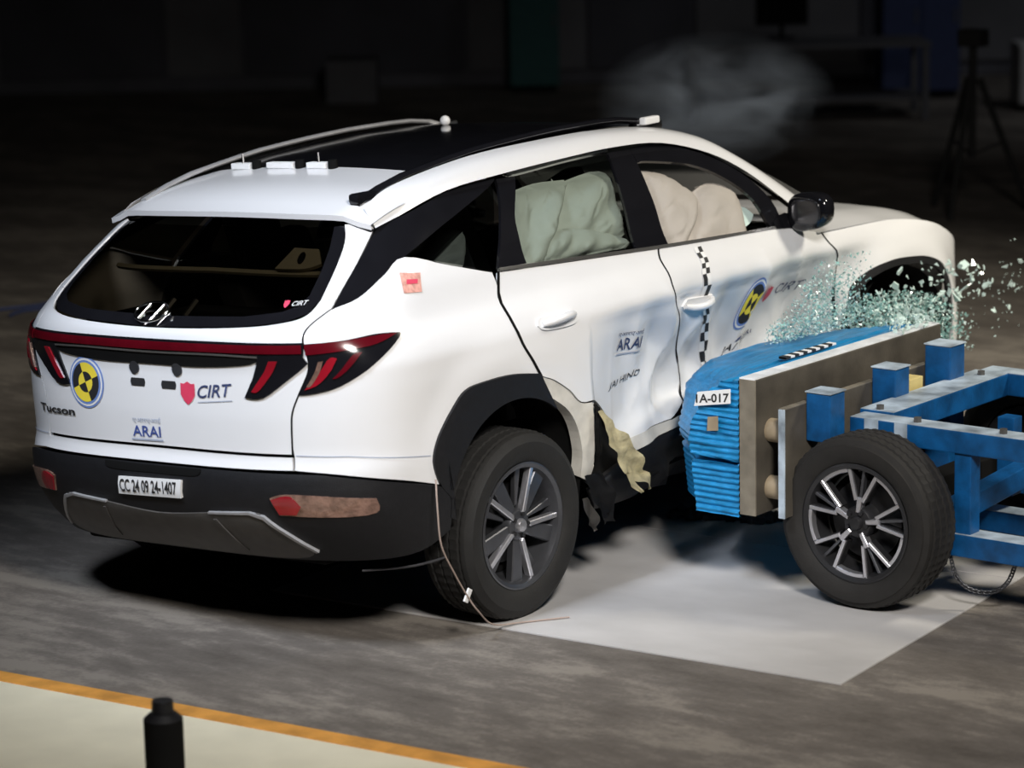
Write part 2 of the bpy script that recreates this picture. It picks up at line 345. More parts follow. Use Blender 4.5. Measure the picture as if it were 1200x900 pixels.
def floor_material():
    m = bpy.data.materials.new('concrete_floor'); m.use_nodes = True; nt = m.node_tree; N = nt.nodes; b = N['Principled BSDF']
    tc = N.new('ShaderNodeTexCoord')
    def nz(scale, stretch, detail=6, rough=.6):
        mp = N.new('ShaderNodeMapping'); mp.inputs['Scale'].default_value = stretch
        nt.links.new(tc.outputs['Object'], mp.inputs['Vector'])
        n = N.new('ShaderNodeTexNoise'); n.inputs['Scale'].default_value = scale; n.inputs['Detail'].default_value = detail; n.inputs['Roughness'].default_value = rough
        nt.links.new(mp.outputs[0], n.inputs['Vector']); return n
    a = nz(1.6, (1.0, .45, 1)); c = nz(9, (1.4, .5, 1)); d = nz(60, (1, 1, 1), 3)
    mx = N.new('ShaderNodeMath'); mx.operation = 'ADD'; m2 = N.new('ShaderNodeMath'); m2.operation = 'MULTIPLY'; m2.inputs[1].default_value = .55
    nt.links.new(c.outputs[0], m2.inputs[0]); nt.links.new(a.outputs[0], mx.inputs[0]); nt.links.new(m2.outputs[0], mx.inputs[1])
    m3 = N.new('ShaderNodeMath'); m3.operation = 'MULTIPLY_ADD'; m3.inputs[1].default_value = .2
    nt.links.new(d.outputs[0], m3.inputs[0]); nt.links.new(mx.outputs[0], m3.inputs[2])
    rp = N.new('ShaderNodeValToRGB'); E = rp.color_ramp.elements
    E[0].position = .62; E[0].color = (.095, .083, .072, 1); E[1].position = 1.1; E[1].color = (.25, .225, .195, 1)
    e = E.new(.86); e.color = (.155, .138, .122, 1)
    nt.links.new(m3.outputs[0], rp.inputs[0]); nt.links.new(rp.outputs[0], b.inputs['Base Color'])
    b.inputs['Roughness'].default_value = .72; b.inputs['Specular IOR Level'].default_value = .3
    bp = N.new('ShaderNodeBump'); bp.inputs['Strength'].default_value = .15; bp.inputs['Distance'].default_value = .01
    nt.links.new(d.outputs[0], bp.inputs['Height']); nt.links.new(bp.outputs[0], b.inputs['Normal'])
    return m
def struct(name, lo, hi, m, bev=0):
    """box in hall coordinates (u, v, z)"""
    bm = bmesh.new(); add_box(bm, lo, hi, bev)
    o = from_bm(name, bm, m); o.location = H0; o.rotation_euler = (0, 0, HA); o['kind'] = 'structure'
    return o
bm = bmesh.new(); add_box(bm, (-14, -22, -.25), (30, 34, -.008))
fl = from_bm('floor', bm, floor_material()); fl['kind'] = 'structure'
M['wall_dark'] = mat('wall_dark', (.10, .10, .115), .85, 0, .25, 1.5)
M['wall_panel'] = mat('wall_panel', (.13, .13, .14), .8, 0, .25, 1.0)
M['wall_panel_dim'] = mat('wall_panel_dim', (.07, .07, .085), .8, 0, .25, 1.0)
wf = struct('wall_far', (U1, V0, 0), (U1+.3, V1, HZ), M['wall_dark'])
struct('wall_left', (U0, V1, 0), (U1, V1+.3, HZ), M['wall_dark'])
struct('wall_right', (U0, V0-.3, 0), (U1, V0, HZ), M['wall_dark'])
struct('wall_back', (U0-.3, V0, 0), (U0, V1, HZ), M['wall_dark'])
struct('ceiling', (U0, V0, HZ), (U1, V1, HZ+.3), M['wall_dark'])
v = -8.0; k = 0
while v < 8:                       # cladding panels of the far wall, each proud of it
    w = (1.25, 2.3, .8, 1.7, 1.1)[k % 5]
    bm = bmesh.new(); add_box(bm, (U1-.05, v+.02, .15), (U1, v+w-.02, 3.2), .01)
    p = from_bm('wall_panel', bm, M['wall_panel' if k % 2 else 'wall_panel_dim'], wf)
    v += w; k += 1

# pale steel floor plate the barrier runs on
M['floor_plate'] = mat('floor_plate', (.52, .505, .495), .5, .05, .20, 2.2, .06, 30, stretch=(1, .6, 1))
fp = empty('floor_plate', (-.004, -2.325, -.008), (0, 0, math.radians(5.4)))
for i, (x0, x1) in enumerate(((0, 1.512), (1.518, 3.3))):
    bm = bmesh.new(); add_box(bm, (x0, 0, 0), (x1, 2.45, .008), .002); from_bm('plate', bm, M['floor_plate'], fp)
tag(fp, 'pale grey steel floor plate under the barrier trolley', 'floor plate')

# cream board with an orange edge in the foreground, a black post on it
M['cream_board'] = mat('cream_board', (.86, .82, .645), .6, 0, .06, 4)
M['orange_edge'] = mat('orange_edge', (.72, .34, .07), .6, 0, .25, 9)
ang = math.atan2(-1.918, .225)
bd = empty('board', (-1.589, .161, -.008), (0, 0, ang))
box('board_panel', (-1.2, -1.2, 0), (3.0, -.085, .018), M['cream_board'], bd, .002)
box('edge_strip', (-1.2, -.085, 0), (3.0, 0, .022), M['orange_edge'], bd, .002)
tag(bd, 'cream floor board with orange edge strip in the blurred foreground', 'board')
po = empty('post', (-2.25, -1.33, .010))
def post_part(name, r0, r1, z0, z1, m):
    bm = bmesh.new(); bmesh.ops.create_cone(bm, cap_ends=True, segments=28, radius1=r0, radius2=r1, depth=z1-z0, matrix=Matrix.Translation((0, 0, (z0+z1)/2))); return from_bm(name, bm, m, po, angle=40)
post_part('base', .075, .075, 0, .015, M['matt_black']); post_part('body', .060, .060, .015, .288, M['matt_black'])
post_part('shoulder', .060, .040, .288, .306, M['black_plastic']); post_part('cap', .034, .032, .306, .345, M['black_plastic'])
tag(po, 'short black post with narrow cap standing on the cream board', 'post')

# equipment in the dark behind
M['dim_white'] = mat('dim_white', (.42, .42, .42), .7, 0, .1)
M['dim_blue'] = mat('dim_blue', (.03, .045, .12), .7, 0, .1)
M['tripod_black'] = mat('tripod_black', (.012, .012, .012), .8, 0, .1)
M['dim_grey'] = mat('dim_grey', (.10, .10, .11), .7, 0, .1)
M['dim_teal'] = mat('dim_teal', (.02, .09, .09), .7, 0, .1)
def tripod(loc):
    t = empty('tripod', loc)
    for a in (0, 2.1, 4.2):
        a += HA-PI/2+.0
        tube('leg', [(.42*math.cos(a), .42*math.sin(a), 0), (.05*math.cos(a), .05*math.sin(a), .95)], [.022, .026], M['tripod_black'], t)
        tube('brace', [(.22*math.cos(a), .22*math.sin(a), .5), (0, 0, .42)], .01, M['tripod_black'], t, 6)
    tube('column', [(0, 0, .40), (0, 0, 1.18)], .03, M['tripod_black'], t)
    box('head', (-.07, -.09, 1.18), (.07, .09, 1.30), M['tripod_black'], t, .01)
    return tag(t, 'dark three legged tripod standing in the dark behind the bonnet', 'tripod')
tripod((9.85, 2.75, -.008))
def cabinet(loc, w, d, h, m, label, doors=2):
    c = empty('cabinet', loc, (0, 0, HA))
    box('carcass', (0, -w/2, .06), (d, w/2, h), m, c, .01); box('plinth', (.03, -w/2+.03, 0), (d, w/2-.03, .06), M['matt_black'], c, 0)
    for i in range(doors):
        y0 = -w/2+i*w/doors
        dd = box('door', (-.018, y0+.01, .08), (0, y0+w/doors-.01, h-.03), m, c, .004)
        box('handle', (-.035, y0+.04, h*.5), (-.018, y0+.06, h*.5+.14), M['dim_grey'], dd, .003)
    return tag(c, label, 'cabinet')
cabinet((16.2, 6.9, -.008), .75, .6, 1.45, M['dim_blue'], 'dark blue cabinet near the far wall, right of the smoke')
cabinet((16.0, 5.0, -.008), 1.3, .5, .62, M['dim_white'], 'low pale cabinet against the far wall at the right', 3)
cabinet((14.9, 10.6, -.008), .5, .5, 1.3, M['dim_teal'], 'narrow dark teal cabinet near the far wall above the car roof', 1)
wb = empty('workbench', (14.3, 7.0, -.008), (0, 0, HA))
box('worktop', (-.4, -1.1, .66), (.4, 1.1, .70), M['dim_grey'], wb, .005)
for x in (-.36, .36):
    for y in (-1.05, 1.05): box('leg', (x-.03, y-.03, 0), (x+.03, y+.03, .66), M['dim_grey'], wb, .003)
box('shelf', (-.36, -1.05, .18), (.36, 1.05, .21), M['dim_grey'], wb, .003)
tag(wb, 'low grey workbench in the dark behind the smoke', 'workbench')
mo = empty('monitor', (14.45, 7.35, .692), (0, 0, HA))
box('screen', (-.02, -.24, .12), (.02, .24, .44), M['matt_black'], mo, .006); box('stand', (-.01, -.02, .01), (.02, .02, .14), M['matt_black'], mo, 0); box('foot', (-.09, -.12, 0), (.09, .12, .012), M['matt_black'], mo, .002)
tag(mo, 'black monitor standing on the low grey workbench', 'monitor')
bx = box('crate', (0, 0, 0), (.5, .5, .42), M['dim_grey']); bx.location = (13.4, 11.4, -.008); bx.rotation_euler = (0, 0, HA)
tag(bx, 'small grey crate on the floor far behind the car roof', 'crate')
rd = empty('strap', (3.7, 5.7, -.008), (0, 0, 0))
for i in (0, 1):
    tube('band', [(-.45+.08*k+.06*i, .05*math.sin(k*.9)-.16*i+.10*k*0, .012) for k in range(12)], .011, M['dim_blue'], rd, 6)
tag(rd, 'thin blue strap lying on the dark floor left of the car', 'strap')

# ------------------------------------------------------------------ the car: one loft for its flanks and tail, panels cut out of it
def P(s, z, off=0.0, side=1, fold=True):
    p = Vector(body_point(s, z))
    if fold and side > 0 and p.y < -.5 and .55 < p.x < 2.7 and z < 1.08:
        k = sst((p.x-.6)/.5)*sst((2.6-p.x)/.3)*sst((1.06-z)/.25)
        q = Vector((p.x*2.9, 3.1, z*2.6+p.x*1.3))
        p.y += k*(.105*(abs(noise.noise(q))-.20)+.022*noise.noise(q*2.7))
        # the two big creases below the mirror and the pocket ahead of the rear wheel
        p.y += .050*k*math.exp(-((p.x-1.98+.5*(z-1.0))/.10)**2)
    if off:
        h = .006
        a = Vector(body_point(s+h, z))-Vector(body_point(s-h, z)); b = Vector(body_point(s, z+h))-Vector(body_point(s, z-h))
        p += a.cross(b).normalized()*off
    if side < 0: p.y = -p.y
    return p
def PN(s, z, side=1, off=0):
    h = .008
    a = P(s+h, z, 0, side)-P(s-h, z, 0, side); b = P(s, z+h, 0, side)-P(s, z-h, 0, side)
    n = a.cross(b).normalized()
    return n if side > 0 else -n
def smooth_poly(pts, corner=42, n=4):
    """Catmull-Rom through the outline, sharp turns kept as corners"""
    out = []; m = len(pts)
    def is_c(i):
        a = Vector(pts[i])-Vector(pts[i-1]); b = Vector(pts[(i+1) % m])-Vector(pts[i])
        return a.length < 1e-6 or b.length < 1e-6 or math.degrees(a.angle(b)) > corner
    cr = [is_c(i) for i in range(m)]
    for i in range(m):
        p1, p2 = Vector(pts[i]), Vector(pts[(i+1) % m])
        p0 = p1 if cr[i] else Vector(pts[i-1]); p3 = p2 if cr[(i+1) % m] else Vector(pts[(i+2) % m])
        if cr[i] and cr[(i+1) % m]: out.append(tuple(p1)); continue
        for k in range(n):
            t = k/n
            q = .5*((2*p1)+(p2-p0)*t+(2*p0-5*p1+4*p2-p3)*t*t+(3*p1-p0-3*p2+p3)*t**3)
            out.append(tuple(q))
    return out
def area2(p): return sum(a[0]*b[1]-b[0]*a[1] for a, b in zip(p, p[1:]+p[:1]))/2
def inset_poly(p, d):
    n = len(p); out = []
    for i in range(n):
        a = Vector(p[i])-Vector(p[i-1]); b = Vector(p[(i+1) % n])-Vector(p[i])
        if a.length < 1e-7: a = b
        if b.length < 1e-7: b = a
        na = Vector((-a.y, a.x)).normalized(); nb = Vector((-b.y, b.x)).normalized()
        v = (na+nb)
        if v.length < .3: v = na
        v = v/max(.55, v.length_squared/2)/1.0
        out.append((p[i][0]+v.x*d*.5*2/2, p[i][1]+v.y*d*.5*2/2))
    return out
def flat_cells(pts, res):
    bm = bmesh.new()
    f = bm.faces.new([bm.verts.new((a, b, 0)) for a, b in pts])
    f.normal_update(); bmesh.ops.triangulate(bm, faces=[f], quad_method='BEAUTY', ngon_method='EAR_CLIP')
    xs = [a for a, b in pts]; ys = [b for a, b in pts]
    for lo, hi, ax in ((min(xs), max(xs), 0), (min(ys), max(ys), 1)):
        n = int((hi-lo)/res)
        for i in range(1, n+1):
            c = lo+(hi-lo)*i/(n+1)
            bmesh.ops.bisect_plane(bm, geom=bm.verts[:]+bm.edges[:]+bm.faces[:], plane_co=(c, 0, 0) if ax == 0 else (0, c, 0), plane_no=(1, 0, 0) if ax == 0 else (0, 1, 0), dist=1e-5)
    return bm
def build_mesh(name, bm, mapf, normf, rim, flip):
    """map a flat cell mesh onto a surface; rim > 0 turns the border inwards"""
    bm.verts.ensure_lookup_table(); bm.verts.index_update()
    uv = [(v.co.x, v.co.y) for v in bm.verts]
    V = [mapf(*q) for q in uv]; NN = [normf(*q) for q in uv]
    F = [[v.index for v in f.verts] for f in bm.faces]
    F = [f if (sum(uv[f[i-1]][0]*uv[f[i]][1]-uv[f[i]][0]*uv[f[i-1]][1] for i in range(len(f))) > 0) != flip else f[::-1] for f in F]
    if rim:
        for e in bm.edges:
            if len(e.link_faces) == 1:
                a, b = e.verts[0].index, e.verts[1].index
                f = next(f for f in F if a in f and b in f)
                i = f.index(a)
                if f[(i+1) % len(f)] != b: a, b = b, a
                base = len(V)
                A, B = V[a], V[b]
                V += [A, B, B-NN[b]*rim, A-NN[a]*rim]
                n = (B-A).cross(NN[a]).normalized(); NN += [n]*4
                F.append([base+1, base, base+3, base+2])
    bm.free()
    me = bpy.data.meshes.new(name); me.from_pydata([tuple(v) for v in V], [], F); me.update()
    for p in me.polygons: p.use_smooth = True
    me.normals_split_custom_set_from_vertices([tuple(n) for n in NN])
    return me
car = empty('car')
car.matrix_world = Matrix(((.99995, .00213, -.00938, .00469), (-.00159, .99835, .05731, -.0151), (.00949, -.0573, .99831, .0436), (0, 0, 0, 1)))
tag(car, 'white car with side airbags out and dented doors, struck by the blue barrier', 'car')
CARI = car.matrix_world.inverted()
def panel(name, pts, m, parent=car, off=0.0, rim=.014, gap=.0025, side=1, res=.04, smooth=True, corner=42):
    pts = [tuple(p[:2]) for p in pts]
    if area2(pts) < 0: pts = pts[::-1]
    if smooth: pts = smooth_poly(pts, corner)
    if gap: pts = inset_poly(pts, gap)
    bm = flat_cells(pts, res)
    me = build_mesh(name, bm, lambda s, z: P(s, z, off, side), lambda s, z: PN(s, z, side), rim, side < 0)
    return obj(name, me, m, parent)
def both(name, pts, m, **k):
    return panel(name, pts, m, **k), panel(name, pts, m, side=-1, **k)
CS = -LR                                    # s of the car's centre line at the tail
def mir(s): return 2*CS-s
def full(half):
    """right half outline (centre ... centre) -> whole outline across the tail"""
    h = [(CS if abs(s-CS) < .09 else s, z) for s, z in half]
    return h+[(mir(s), z) for s, z in reversed(h) if abs(s-CS) > 1e-6]

# white skin
M['lip_paint'] = mat('lip_paint', (.60, .58, .53), .45, 0, .15, 14)
both('quarter_panel', O['quarter_panel'], M['white_paint'])
TG = O['tailgate_half']
WIN_TOP = [(-.50, 1.43), (CS, 1.43)]
TG2 = [p for p in TG]
# the opening of the rear window: tailgate in two pieces, below the glass and the two side pillars
low = [(CS, .681), (-.644, .677), (-.64, .779), (-.634, .83), (-.609, .89), (-.551, 1.004), (-.542, 1.073), (-.522, 1.123), (-.466, 1.169), (-.455, 1.20), (-.515, 1.205), (-.547, 1.159), (-.627, 1.138), (-.815, 1.123), (CS, 1.112)]
tailgate = panel('tailgate', full(low), M['white_paint'], gap=.002)
pil = [(-.455, 1.20), (-.447, 1.229), (-.417, 1.317), (-.387, 1.405), (-.375, 1.43), (-.52, 1.43), (-.497, 1.372), (-.503, 1.288), (-.515, 1.205)]
for sd in (1, -1): panel('pillar_skin', pil, M['white_paint'], parent=tailgate, gap=0, side=sd)
panel('bumper_strip', full([(CS, .672), (-.644, .668), (-.632, .622), (CS, .623)]), M['white_paint'], off=.004)
fd = O['front_door'][:7]+[(2.66, .36), (1.52, .36)]+O['front_door'][7:]
panel('rear_door', O['rear_door'], M['white_paint'], res=.022, gap=.006)
panel('front_door', fd, M['white_paint'], res=.022, gap=.005)
ld = [(.39, 1.19), (1.40, 1.134), (1.40, .44), (.86, .44), (.80, .62), (.60, .76), (.50, .83), (.43, .93), (.40, 1.03)]
panel('rear_door', ld, M['white_paint'], side=-1)
panel('front_door', [(1.41, 1.133), (2.275, 1.096), (2.533, 1.043), (2.60, .90), (2.60, .40), (1.41, .44)], M['white_paint'], side=-1)
# fender with the front wheel arch
XA = 2.78+.35
arch = [(x+.35, z) for x, z in ((2.37, .42), (2.370, .52), (2.372, .632), (2.383, .746), (2.41, .79), (2.453, .82), (2.52, .842), (2.582, .853), (2.68, .857), (2.796, .849), (2.91, .835), (3.012, .807), (3.08, .775), (3.125, .732), (3.16, .68), (3.175, .62), (3.188, .46))]
fen = [(2.60, .40), (2.62, .60), (2.60, .80), (2.575, .90), (2.557, .993), (2.533, 1.043), (3.0, 1.03), (3.35, .98), (3.60, .89), (3.80, .80), (3.93, .70), (3.95, .60), (3.93, .50), (3.75, .36)]+[(XA+.415, .36)]+arch[::-1]+[(XA-.415, .36), (2.67, .36)]
both('fender', fen, M['white_paint'], res=.035)
lip = arch+[(XA+(x-XA)*.91, .40+(z-.40)*.93) for x, z in arch[::-1]]
both('arch_trim', lip, M['black_plastic'], off=-.004, gap=0)
fb = [(4.03, .80), (4.06, .68), (4.03, .50), (3.78, .36), (3.78, .30), (3.35-.0+LF-.445+.0, .30)]
SC = (XF-AF)+.35+LF                          # s of the centre line at the nose
panel('front_bumper', [(3.93, .71), (3.96, .60), (3.94, .50), (3.78, .36), (3.78, .28), (SC, .28), (SC, .71)], M['white_paint'])
panel('front_bumper', [(3.93, .71), (3.96, .60), (3.94, .50), (3.78, .36), (3.78, .28), (SC, .28), (SC, .71)], M['white_paint'], side=-1)

def shade_strip(pts, w=.006, **k):  # black strips laid over panel gaps, the gap's shade put into their colour
    n = len(pts)
    return panel('gap_shade', [(s-w, z) for s, z in pts]+[(s+w, z) for s, z in pts[::-1]], M['matt_black'], off=.0012, rim=0, gap=0, smooth=True, corner=60, **k)
RD, FDO = O['rear_door'], O['front_door']
shade_strip(O['tailgate_half'][1:9], .0035)
shade_strip([RD[0]]+RD[:-6:-1], .008); shade_strip(RD[3:10], .0045); shade_strip(FDO[3:7], .005)
# glasshouse
dp = both('pillar_trim', O['d_pillar'], M['gloss_black'], off=-.003)
both('quarter_window', O['quarter_glass'], M['glass_dark'], off=-.008, rim=0)
for sd in (1, -1):
    panel('window_frame', O['rear_frame'], M['gloss_black'], off=-.004, gap=0, side=sd)
    panel('pillar_trim', O['b_pillar'], M['gloss_black'], off=-.003, gap=.004, side=sd)
    panel('window_frame', O['front_frame'], M['gloss_black'], off=-.004, gap=0, side=sd, res=.03)
    panel('rear_door_window', O['rear_glass'], M['glass_green'] if sd > 0 else M['glass_dark'], off=-.010, rim=0, gap=0, side=sd)
    panel('belt_moulding', O['belt_chrome'], M['silver'], off=.004, gap=0, side=sd, res=.05)
    panel('window_moulding', [(.36, 1.512), (.75, 1.522), (1.02, 1.525), (1.02, 1.516), (.75, 1.513), (.43, 1.502)], M['silver'], off=.002, gap=0, side=sd)
panel('front_door_window', O['front_opening'], M['glass_dark'], off=-.010, rim=0, gap=0, side=-1)
rw = full([(CS, 1.113), (-.815, 1.124), (-.627, 1.139), (-.547, 1.160), (-.515, 1.206), (-.503, 1.288), (-.497, 1.372), (-.52, 1.43), (CS, 1.43)])
rwin = panel('rear_window', rw, M['glass_rear'], parent=tailgate, off=-.006, rim=0, gap=0, res=.06)
# black printed border of the rear glass
for o_, i_ in (((0, 0), 0),):
    outer = [(CS, 1.116), (-.815, 1.127), (-.630, 1.142), (-.552, 1.163), (-.520, 1.207), (-.508, 1.288), (-.502, 1.372), (-.522, 1.428)]
    inner = [(CS, 1.150), (-.82, 1.158), (-.66, 1.172), (-.60, 1.19), (-.572, 1.22), (-.562, 1.29), (-.56, 1.36), (-.57, 1.428)]
    for sd in (1, -1): panel('window_border', outer+inner[::-1], M['gloss_black'], parent=rwin, off=-.004, rim=0, gap=0, side=sd, smooth=False)
# cant rails and A-pillars: from the spoiler's corner over the doors down to the bonnet
lo = [(-.372, .672, 1.415), (-.24, .672, 1.441), (.04, .672, 1.498), (.378, .672, 1.518), (.75, .672, 1.530), (1.084, .672, 1.534), (1.40, .672, 1.513), (1.697, .692, 1.437), (1.90, .735, 1.335), (2.06, .79, 1.21), (2.20, .835, 1.10)]
hi = [(-.345, .600, 1.482), (-.193, .575, 1.532), (.08, .57, 1.572), (.378, .57, 1.597), (.78, .57, 1.604), (1.10, .57, 1.600), (1.45, .565, 1.572), (1.72, .60, 1.508), (1.90, .64, 1.417), (2.085, .68, 1.312), (2.30, .745, 1.155)]
def loft_rail(sd):
    rows = []
    n = 40
    for j in range(7):
        t = j/6; row = []
        for i in range(n+1):
            u = i/n*(len(lo)-1); a = min(int(u), len(lo)-2); f = u-a
            def cr(T):
                p0, p1, p2, p3 = (Vector(T[max(a-1, 0)]), Vector(T[a]), Vector(T[a+1]), Vector(T[min(a+2, len(T)-1)]))
                return .5*((2*p1)+(p2-p0)*f+(2*p0-5*p1+4*p2-p3)*f*f+(3*p1-p0-3*p2+p3)*f**3)
            L_, H_ = cr(lo), cr(hi)
            p = L_.lerp(H_, t); b = math.sin(PI*t)*.022*sst((i/n)/.14)
            p += Vector((0, .75, .66))*b
            row.append((p.x, -p.y if sd > 0 else p.y, p.z))
        rows.append(row)
    return grid_mesh('roof_side', rows, M['white_paint'], car, flip=sd < 0, angle=80)
loft_rail(1); loft_rail(-1)
ZC = [(-.45, 1.462), (-.3, 1.512), (-.19, 1.537), (.1, 1.573), (.3, 1.596), (.55, 1.610), (.85, 1.620), (1.2, 1.617), (1.35, 1.606), (1.5, 1.583), (1.65, 1.545), (2.4, 1.13)]
def roof_z(x, y): return smooth_tab(ZC, x, .05)-.016*(abs(y)/.57)**2.2
def roof_rows(x0, x1, n, w, dz=0, m=14):
    rows = []
    for i in range(n+1):
        x = x0+(x1-x0)*i/n; ww = w(x) if callable(w) else w
        rows.append([(x, -ww+2*ww*j/m, roof_z(x, -ww+2*ww*j/m)+dz) for j in range(m+1)])
    return rows
roof = grid_mesh('roof', roof_rows(.07, 1.50, 24, .575), M['gloss_black'], car, flip=True)
grid_mesh('windscreen', [[(1.50+.85*i/10, (-1+2*j/10)*(.575+.17*i/10), 1.578-.40*(i/10)**1.05+.02*math.sin(PI*i/10)-.012*abs(-1+2*j/10)**2) for j in range(11)] for i in range(11)], M['glass_screen'], car, flip=True)
# tail end of the roof with the spoiler
bm = bmesh.new(); R_ = []
for i in range(13):
    t = i/12; row = []
    for j in range(25):
        v = -1+2*j/24; y = v*.668
        xr = -.442+.05*abs(v)**3; xf = .085-.02*abs(v)-.26*sst((abs(v)-.72)/.2)
        x = xr+(xf-xr)*t
        z = roof_z(x, y)+.004-.034*sst((abs(v)-.80)/.20)
        row.append(bm.verts.new((x, y, z)))
    R_.append(row)
for A, B in zip(R_, R_[1:]):
    for j in range(24): bm.faces.new((A[j], B[j], B[j+1], A[j+1]))
lipv = [bm.verts.new(v.co+Vector((.004, 0, -.020))) for v in R_[0]]
und = [bm.verts.new((max(v.co.x+.10, -.36), v.co.y*.97, v.co.z-.022)) for v in R_[0]]
for j in range(24):
    bm.faces.new((lipv[j], R_[0][j], R_[0][j+1], lipv[j+1])); f = bm.faces.new((und[j], lipv[j], lipv[j+1], und[j+1])); f.material_index = 1
bmesh.ops.recalc_face_normals(bm, faces=bm.faces)
spoiler = from_bm('spoiler', bm, [M['white_paint'], M['gloss_black']], car, angle=35)
# roof rails
def rail(sd, m1):
    pts = []
    for i in range(15):
        t = i/14; x = -.33+1.86*t
        h = .004+.018*sst(t/.16)*sst((1-t)/.10)
        pts.append((x, -sd*(.545), roof_z(x, .545)+h))
    bm = bmesh.new(); n = 10; rings = []
    for p in pts: rings.append([bm.verts.new((p[0], p[1]+(.024 if sd > 0 else .015)*math.cos(2*PI*k/n), p[2]+(.014 if sd > 0 else .010)*math.sin(2*PI*k/n))) for k in range(n)])
    for A, B in zip(rings, rings[1:]):
        for k in range(n): bm.faces.new((A[k], A[(k+1) % n], B[(k+1) % n], B[k]))
    bm.faces.new(rings[0]); bm.faces.new(rings[-1]); bmesh.ops.recalc_face_normals(bm, faces=bm.faces)
    r = from_bm('roof_rail', bm, m1, car, angle=50)
    for x0, x1 in ((-.34, -.14), (1.38, 1.56)) if sd > 0 else ((1.38, 1.56),):
        bm = bmesh.new()
        y = -sd*.545
        for xx in (x0, x1):
            pass
        zb, zt = roof_z((x0+x1)/2, .545)-.02, roof_z((x0+x1)/2, .545)+.020
        add_box(bm, (x0, y-.024, zb), (x1, y+.024, zt), .012)
        from_bm('rail_foot', bm, M['silver'] if x0 > 1 else M['gloss_black'], r, angle=40)
    return r
rail(1, M['gloss_black']); rail(-1, M['rail_grey'])  # left rail is grey: its highlight streak is put into the colour
# bonnet
def hood_rows():
    rows = []
    ZE = [(2.15, 1.045), (2.65, 1.030), (3.0, .98), (3.22, .90), (3.45, .80), (3.66, .70)]
    ZM = [(2.15, 1.10), (2.5, 1.105), (2.9, 1.075), (3.15, 1.03), (3.38, .95), (3.55, .87), (3.66, .77)]
    for i in range(26):
        x = 2.15+(3.675-2.15)*i/25
        u = max(0, (x-(XF-AF))/AF); w = .915*(max(0, 1-u**NF))**(1/NF) if u > 0 else .915
        w = max(w, .10)
        ze, zm = smooth_tab(ZE, x, .06), smooth_tab(ZM, x, .06)
        row = []
        for j in range(25):
            v = -1+2*j/24; a = abs(v)
            prof = 1-a**5.0
            z = ze+(zm-ze)*prof-.012*a*a*prof+.010*math.exp(-((a-.80)/.05)**2)*(1-u*.6)
            row.append((x, v*w, z))
        rows.append(row)
    return rows
grid_mesh('bonnet', hood_rows(), M['white_paint'], car, flip=True, angle=60)

# tail: light bar, lamps, bumper, plate
lb = panel('light_bar', full(O['bar_half']), M['gloss_black'], off=.006, gap=-.004, res=.05, parent=car)
panel('bar_lens', full([(CS, 1.066), (-.922, 1.067), (-.729, 1.066), (-.55, 1.064), (-.562, 1.036), (-.744, 1.038), (-.934, 1.040), (CS, 1.038)]), M['red_lens'], parent=lb, off=.010, gap=0, res=.05)
panel('handle_recess', full(O['recess_half']), M['matt_black'], parent=tailgate, off=.004, gap=0, res=.05)
panel('recess_trim', full([(CS, 1.031), (-.934, 1.034), (-.74, 1.028), (-.74, 1.022), (-.934, 1.028), (CS, 1.025)]), M['skid_grey'], parent=tailgate, off=.008, gap=0, res=.05)
for sd in (1, -1):
    il = panel('tail_lamp', O['inner_lens'], M['gloss_black'], parent=tailgate, off=.007, gap=0, side=sd)
    panel('lamp_strip', O['inner_claw'], M['red_bright'], parent=il, off=.011, gap=0, side=sd)
    ol = panel('tail_lamp', O['outer_lens'], M['gloss_black'], off=.007, gap=0, side=sd)
    panel('bar_lens', O['outer_bar'], M['red_lens'], parent=ol, off=.011, gap=0, side=sd)
    panel('lamp_strip', O['outer_claw'], M['red_bright'], parent=ol, off=.011, gap=0, side=sd)
    panel('lamp_strip', [(-.515, 1.006), (-.497, 1.008), (-.555, .925), (-.575, .92)], M['clear_lens'], parent=ol, off=.012, gap=0, side=sd)
    panel('lamp_strip', O['outer_claw2'], M['red_lens'], parent=ol, off=.011, gap=0, side=sd)
bt = O['bumper_top']
bump = [(CS, .617), (-.631, .612), (-.457, .597), (-.244, .549), (-.075, .50), (-.03, .45), (-.03, .33), (-.20, .275), (-.55, .27), (CS, .27)]
bumper = panel('rear_bumper', full(bump), M['black_plastic'], off=.008, rim=.03, res=.045)
panel('bumper_recess', full([(CS, .610), (-1.02, .612), (-1.05, .588), (CS, .586)]), M['matt_black'], parent=bumper, off=.011, gap=0)
skid = panel('skid_plate', full([(CS, .440), (-.989, .461), (-.81, .470), (-.752, .456), (-.615, .325), (-.72, .285), (CS, .285)]), M['skid_grey'], parent=bumper, off=.014, gap=0)
for sd in (1, -1):
    panel('skid_edge', [(-1.0, .465), (-.81, .476), (-.752, .463), (-.600, .322), (-.612, .318), (-.758, .452), (-.812, .467), (-1.0, .459)], M['rail_grey'], parent=skid, off=.019, gap=0, side=sd, smooth=False)
    panel('skid_rib', [(-.985, .44), (-.970, .44), (-.915, .31), (-.935, .31)], M['skid_grey'], parent=skid, off=.018, gap=0, side=sd)
    rf = panel('reflector', O['reflector'], M['clear_lens'], parent=bumper, off=.014, gap=0, side=sd)
    panel('reflector_lens', [(-.708, .526), (-.655, .538), (-.625, .532), (-.60, .50), (-.62, .472), (-.685, .472)], M['red_bright'], parent=rf, off=.018, gap=0, side=sd)
for sd in (1, -1):                            # thin seam above the bumper on the quarter panels, drilled plugs
    panel('seam', [(-.63, .676), (-.44, .668), (-.12, .622), (-.12, .619), (-.44, .665), (-.63, .673)], M['ink_pale'], off=.0035, rim=0, gap=0, side=sd, smooth=False, res=.03)
